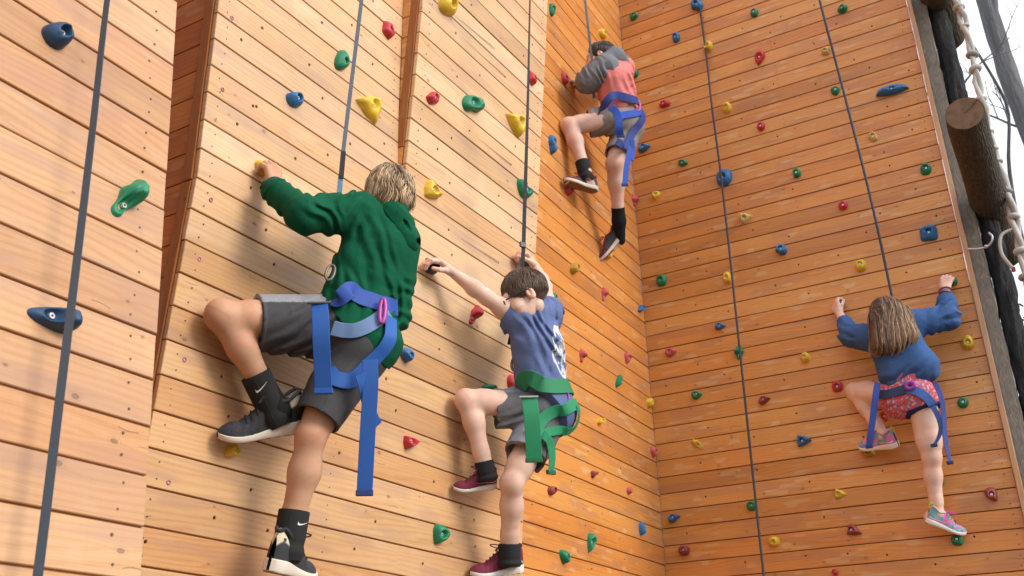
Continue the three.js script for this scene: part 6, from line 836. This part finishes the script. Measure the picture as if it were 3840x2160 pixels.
// --- girl on the right hand wall
{
  const J = JOINTS.G, T = STRAPS.G, o = thing('person', 'girl with long brown hair in blue sweatshirt and patterned red shorts, right hand wall', 'person', 'climbers on the timber walls');
  const sx = J.shR.clone().sub(J.shL).normalize(), spine = J.neck.clone().sub(J.waist).normalize(), bN = V3(-0.97, -0.15, 0.15).normalize(), off = (p, a, b = 0) => p.clone().addScaledVector(sx, a).addScaledVector(bN, b);
  const fwd = V3(0.97, 0.12, -0.2).normalize(), upv = V3(-0.05, 1, -0.12), U = perp(upv, fwd), hd = headPrims(J.head.clone().addScaledVector(U, -0.01), fwd, upv, 1.18), tone = skinTone([0.75, 0.52, 0.435], [[J.knL, 0.1], [J.knR, 0.1], [J.haL, 0.06], [J.haR, 0.06]]);
  const handL = handPrims(J.wrL, J.haL.clone().sub(J.wrL).add(V3(0.02, 0.02, 0.0)), V3(-0.75, 0.05, -0.6), 1, 1.12, [0.5, 1.0, 0.8]), handR = handPrims(J.wrR, J.haR.clone().sub(J.wrR).add(V3(0.02, 0.03, 0)), V3(-0.95, 0.2, -0.1), -1, 1.15, [0.5, 1.05, 0.8]);
  const legL = legPrims(J.hipL, J.knL, J.anL, [0.094, 0.078, 0.062, 0.058, 0.038]), legR = legPrims(J.hipR, J.knR, J.anR, [0.102, 0.082, 0.062, 0.058, 0.039]);
  const feet = [cap(J.anL, lerp(J.heL, J.toL, 0.2).add(V3(0, 0.05, 0)), 0.036, 0.032), cap(lerp(J.heL, J.toL, 0.15).add(V3(0, 0.04, 0)), lerp(J.heL, J.toL, 0.75).add(V3(0, 0.03, 0)), 0.03, 0.022), cap(J.anR, lerp(J.heR, J.toR, 0.22).add(V3(0, 0.05, 0)), 0.036, 0.032), cap(lerp(J.heR, J.toR, 0.15).add(V3(0, 0.04, 0)), lerp(J.heR, J.toR, 0.75).add(V3(0, 0.03, 0)), 0.03, 0.022)];
  const core = [cap(J.neck, hd.at(0, -0.05, -0.02), 0.054, 0.052), cap(off(J.chest, -0.05), off(J.waist, -0.045), 0.09, 0.085), cap(off(J.chest, 0.05), off(J.waist, 0.045), 0.09, 0.085), cap(J.waist, J.pelvis, 0.1, 0.11), cap(J.shL, J.shR, 0.05)];
  bodyOf(o, [{ prims: [...core, ...legL, ...legR, ...feet, ...armPrims(J.shL, J.elL, J.wrL, [0.05, 0.045, 0.042, 0.043, 0.027]), ...armPrims(J.shR, J.elR, J.wrR, [0.05, 0.045, 0.042, 0.044, 0.029])] }], [handL, handR], hd, tone, 0.007);
  eyesOf(o, hd, 1.18);
  const slv = (s, e, c, r) => ({ prims: [cap(s, lerp(s, e, 0.5), r[0], r[1], 0.04), cap(lerp(s, e, 0.5), e, r[1], r[2], 0.04), cap(e, c, r[2], r[3], 0.03)], cuts: [[c, c.clone().sub(e).normalize()]], k: 0.05 });
  const g = [{ prims: [cap(J.shL, J.shR, 0.085, 0.088, 0.05), cap(off(J.chest, -0.065), off(J.waist, -0.06).addScaledVector(spine, 0.06), 0.112, 0.112, 0.05), cap(off(J.chest, 0.07), off(J.waist, 0.08).addScaledVector(spine, 0.06), 0.112, 0.115, 0.05), cap(J.neck.clone().addScaledVector(spine, -0.03), J.chest, 0.085, 0.12, 0.05), cap(off(J.waist, -0.065).addScaledVector(spine, 0.05), off(J.waist, 0.09).addScaledVector(spine, 0.04), 0.118, 0.122, 0.05)] }, slv(J.shL, J.elL, J.cuffL, [0.09, 0.084, 0.078, 0.050]), slv(J.shR, J.elR, J.cuffR, [0.092, 0.084, 0.082, 0.062])];
  const fH = cloth(o, 'sweatshirt', g, sumDisp(scaled(near(J.waist, 0.24), folds(sx.clone().add(V3(0, 0.35, 0)), 0.075, 0.010, 3, 41, V3(-1, 0, 0.1))), scaled(near(J.shR, 0.26), folds(J.waist.clone().sub(J.shR), 0.065, 0.009, 4, 42, V3(-1, 0, 0.1))), scaled(near(J.elR, 0.17), folds(V3(-0.2, 0.5, 1), 0.05, 0.011, 3, 43, V3(-1, 0, 0.1))), scaled(near(J.elL, 0.2), folds(V3(0, 0.7, -0.7), 0.055, 0.010, 3, 44, V3(-1, 0, 0.1)))), flat([0.050, 0.115, 0.29], 0.2, 22), 0.0065);
  const hR = hemCut(J.hipR, J.hemR, 0.01, 0.1); delete hR.subs; const dL = J.knL.clone().sub(J.hipL).normalize();
  const gs = [{ prims: [cap(off(J.pelvis, -0.05, -0.005), off(J.pelvis, 0.05, 0.0), 0.128, 0.132, 0.03), cap(J.waist, J.pelvis, 0.112, 0.122)] }, { prims: [cap(J.hipL, lerp(J.hipL, J.knL, 0.6), 0.112, 0.105, 0.03)], cuts: [[J.hipL.clone().addScaledVector(dL, 0.055), dL]], k: 0.03 }, { prims: [cap(J.hipR, J.hemR, 0.118, 0.113, 0.03)], ...hR, k: 0.03 }];
  const alR = along(J.hipR, J.hemR);
  const fS = cloth(o, 'shorts', gs, sumDisp(scaled(near(J.pelvis, 0.2), folds(sx, 0.05, 0.005, 4, 45))), (x, y, z) => { if (alR(x, y, z) > 0.8 && Math.hypot(x - J.hemR.x, y - J.hemR.y, z - J.hemR.z) < 0.14) return [0.02, 0.035, 0.12]; const a = noise(x * 90, y * 90, z * 90), b = noise(x * 105 + 9, y * 105, z * 105), w = sstep(0.05, -0.02, 0) + (z > J.pelvis.z + 0.06 ? 0.12 : 0); return b > 0.70 ? [0.66, 0.50, 0.54] : a > 0.42 ? [0.62, 0.10, 0.12] : a > 0.34 ? [0.50, 0.16, 0.24] : [0.16, 0.18, 0.40]; }, 0.0055);
  const all = union(fH, fS);
  const floral = (t, q, v) => { const a = noise(t * 13, v * 9, 3), b = noise(t * 15 + 5, v * 11, 7); return b > 0.62 ? [0.62, 0.12, 0.34] : a > 0.58 ? [0.05, 0.36, 0.38] : b < 0.35 ? [0.20, 0.12, 0.40] : a < 0.36 ? [0.10, 0.38, 0.20] : [0.16, 0.34, 0.42]; };
  const st = { upper: std([1.25, 1.25, 1.25], 0.75, { vertexColors: true }), sole: std([0.80, 0.78, 0.75], 0.6), lace: std([0.62, 0.08, 0.32], 0.8), collar: std([0.55, 0.45, 0.45], 0.9), tread: std([0.6, 0.5, 0.42], 0.8), colour: floral, swoosh: true, heelH: 0.12 };
  const shoes = [shoe(o, J.heL.clone().add(V3(0, 0, 0.015)), J.toL, J.anL.clone().add(V3(-0.02, 0, 0)), st), shoe(o, J.heR, J.toR, J.anR.clone().add(V3(0, 0, 0.05)), { ...st, long: 1.06 })];
  for (const s of shoes) { const c = s.at(0.0, 0.42, 0); part(o, 'heel_loop', ovalRing(c, s.at(1, 0, 0).sub(s.at(0, 0, 0)).normalize(), s.at(0, 1, 0).sub(s.at(0, 0, 0)).normalize(), 0.012, 0.018, 0.004), std([0.45, 0.62, 0.05], 0.7)); }
  for (let i = 0; i < 3; i++) { const d = J.wrR.clone().sub(J.elR).normalize(), c = J.wrR.clone().addScaledVector(d, -0.018 - i * 0.017), t = new THREE.TorusGeometry(0.041 - i * 0.001, i === 1 ? 0.0035 : 0.0065, 8, 28); t.applyQuaternion(new THREE.Quaternion().setFromUnitVectors(V3(0, 0, 1), d.clone().add(V3(0, 0.0, 0.12 * (i - 1))).normalize())); t.translate(c.x, c.y, c.z); part(o, 'bracelet', t, std([[0.20, 0.03, 0.09], [0.45, 0.3, 0.42], [0.14, 0.05, 0.10]][i], 0.6)); }
  // long hair falling down the back
  const hc = hd.at(0, 0.035, -0.014), ax = [hd.R, hd.U, hd.F], hb = hd.at(0, -0.02, -0.075), low = lerp(J.neck, J.chest, 0.7).addScaledVector(bN, 0.115);
  const hg = [{ prims: [ell(hc, ax, [0.104, 0.112, 0.118]), cap(hb.clone().addScaledVector(hd.R, -0.06), low.clone().addScaledVector(hd.R, -0.10).add(V3(0, 0.02, 0)), 0.075, 0.066, 0.06), cap(hb.clone().addScaledVector(hd.R, 0.055), low.clone().addScaledVector(hd.R, 0.085).add(V3(0, 0.04, 0)), 0.078, 0.06, 0.06), cap(hb, low.clone().addScaledVector(hd.R, -0.01), 0.08, 0.064, 0.06)], cuts: [[hd.at(0, 0, 0.06), hd.F]] }], hf = field(hg, folds(V3(0.1, 1, 0.05), 0.03, 0.008, 8, 49));
  const hp = part(o, 'hair', skinOf(hf, boxOf(hg, 0.02), 0.006, flat([0.10, 0.055, 0.038], 0.5, 40)), hairMat), crown = hd.at(0, 0.15, -0.03);
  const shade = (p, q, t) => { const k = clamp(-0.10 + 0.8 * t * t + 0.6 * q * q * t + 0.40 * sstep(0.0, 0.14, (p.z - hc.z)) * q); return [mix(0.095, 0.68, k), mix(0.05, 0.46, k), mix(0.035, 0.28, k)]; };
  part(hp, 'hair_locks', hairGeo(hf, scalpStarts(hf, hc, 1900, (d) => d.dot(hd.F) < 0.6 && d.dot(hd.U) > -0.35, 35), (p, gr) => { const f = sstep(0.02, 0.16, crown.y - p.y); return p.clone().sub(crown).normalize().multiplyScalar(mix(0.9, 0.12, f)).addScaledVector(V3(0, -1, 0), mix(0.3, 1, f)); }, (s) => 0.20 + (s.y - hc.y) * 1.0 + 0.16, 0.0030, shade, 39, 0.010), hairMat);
  const navy = webMat([0.016, 0.045, 0.14], 0.65), blue = webMat([0.035, 0.12, 0.42], 0.6), h = new THREE.Group(); h.name = 'harness'; o.add(h); h.userData.label = 'navy and blue climbing harness with three hanging tails';
  part(h, 'rear_strap', drape(all, T.navy, 0.062, 0.004, 0.006, 40), navy); part(h, 'rear_strap', drape(all, T.blue, 0.06, 0.004, 0.009, 40), blue);
  const fc = V3(-0.97, -0.1, 0.2); part(h, 'strap_tail', hang(T.tailL, fc, 0.042, 0.004), webMat([0.028, 0.07, 0.38], 0.6)); part(h, 'strap_tail', hang(T.tailR1, [fc, V3(-0.5, 0, 0.85)], 0.034, 0.004), webMat([0.022, 0.06, 0.30], 0.6)); part(h, 'strap_tail', hang(T.tailR2, [fc, V3(-0.5, 0, -0.85)], 0.034, 0.004), blue);
  for (const k of ['tailL', 'tailR1', 'tailR2']) part(h, 'strap_end', endBar(T[k][T[k].length - 1], V3(0, 0.2, 1), k === 'tailL' ? 0.048 : 0.042), webMat([0.015, 0.035, 0.16], 0.6));
  part(h, 'carabiner', ovalRing(T.magenta[0], V3(0, 0.3, 1).normalize(), V3(0, 1, -0.3).normalize(), 0.026, 0.02, 0.014), std([0.28, 0.04, 0.36], 0.4));
}
renderer.render(scene, camera);
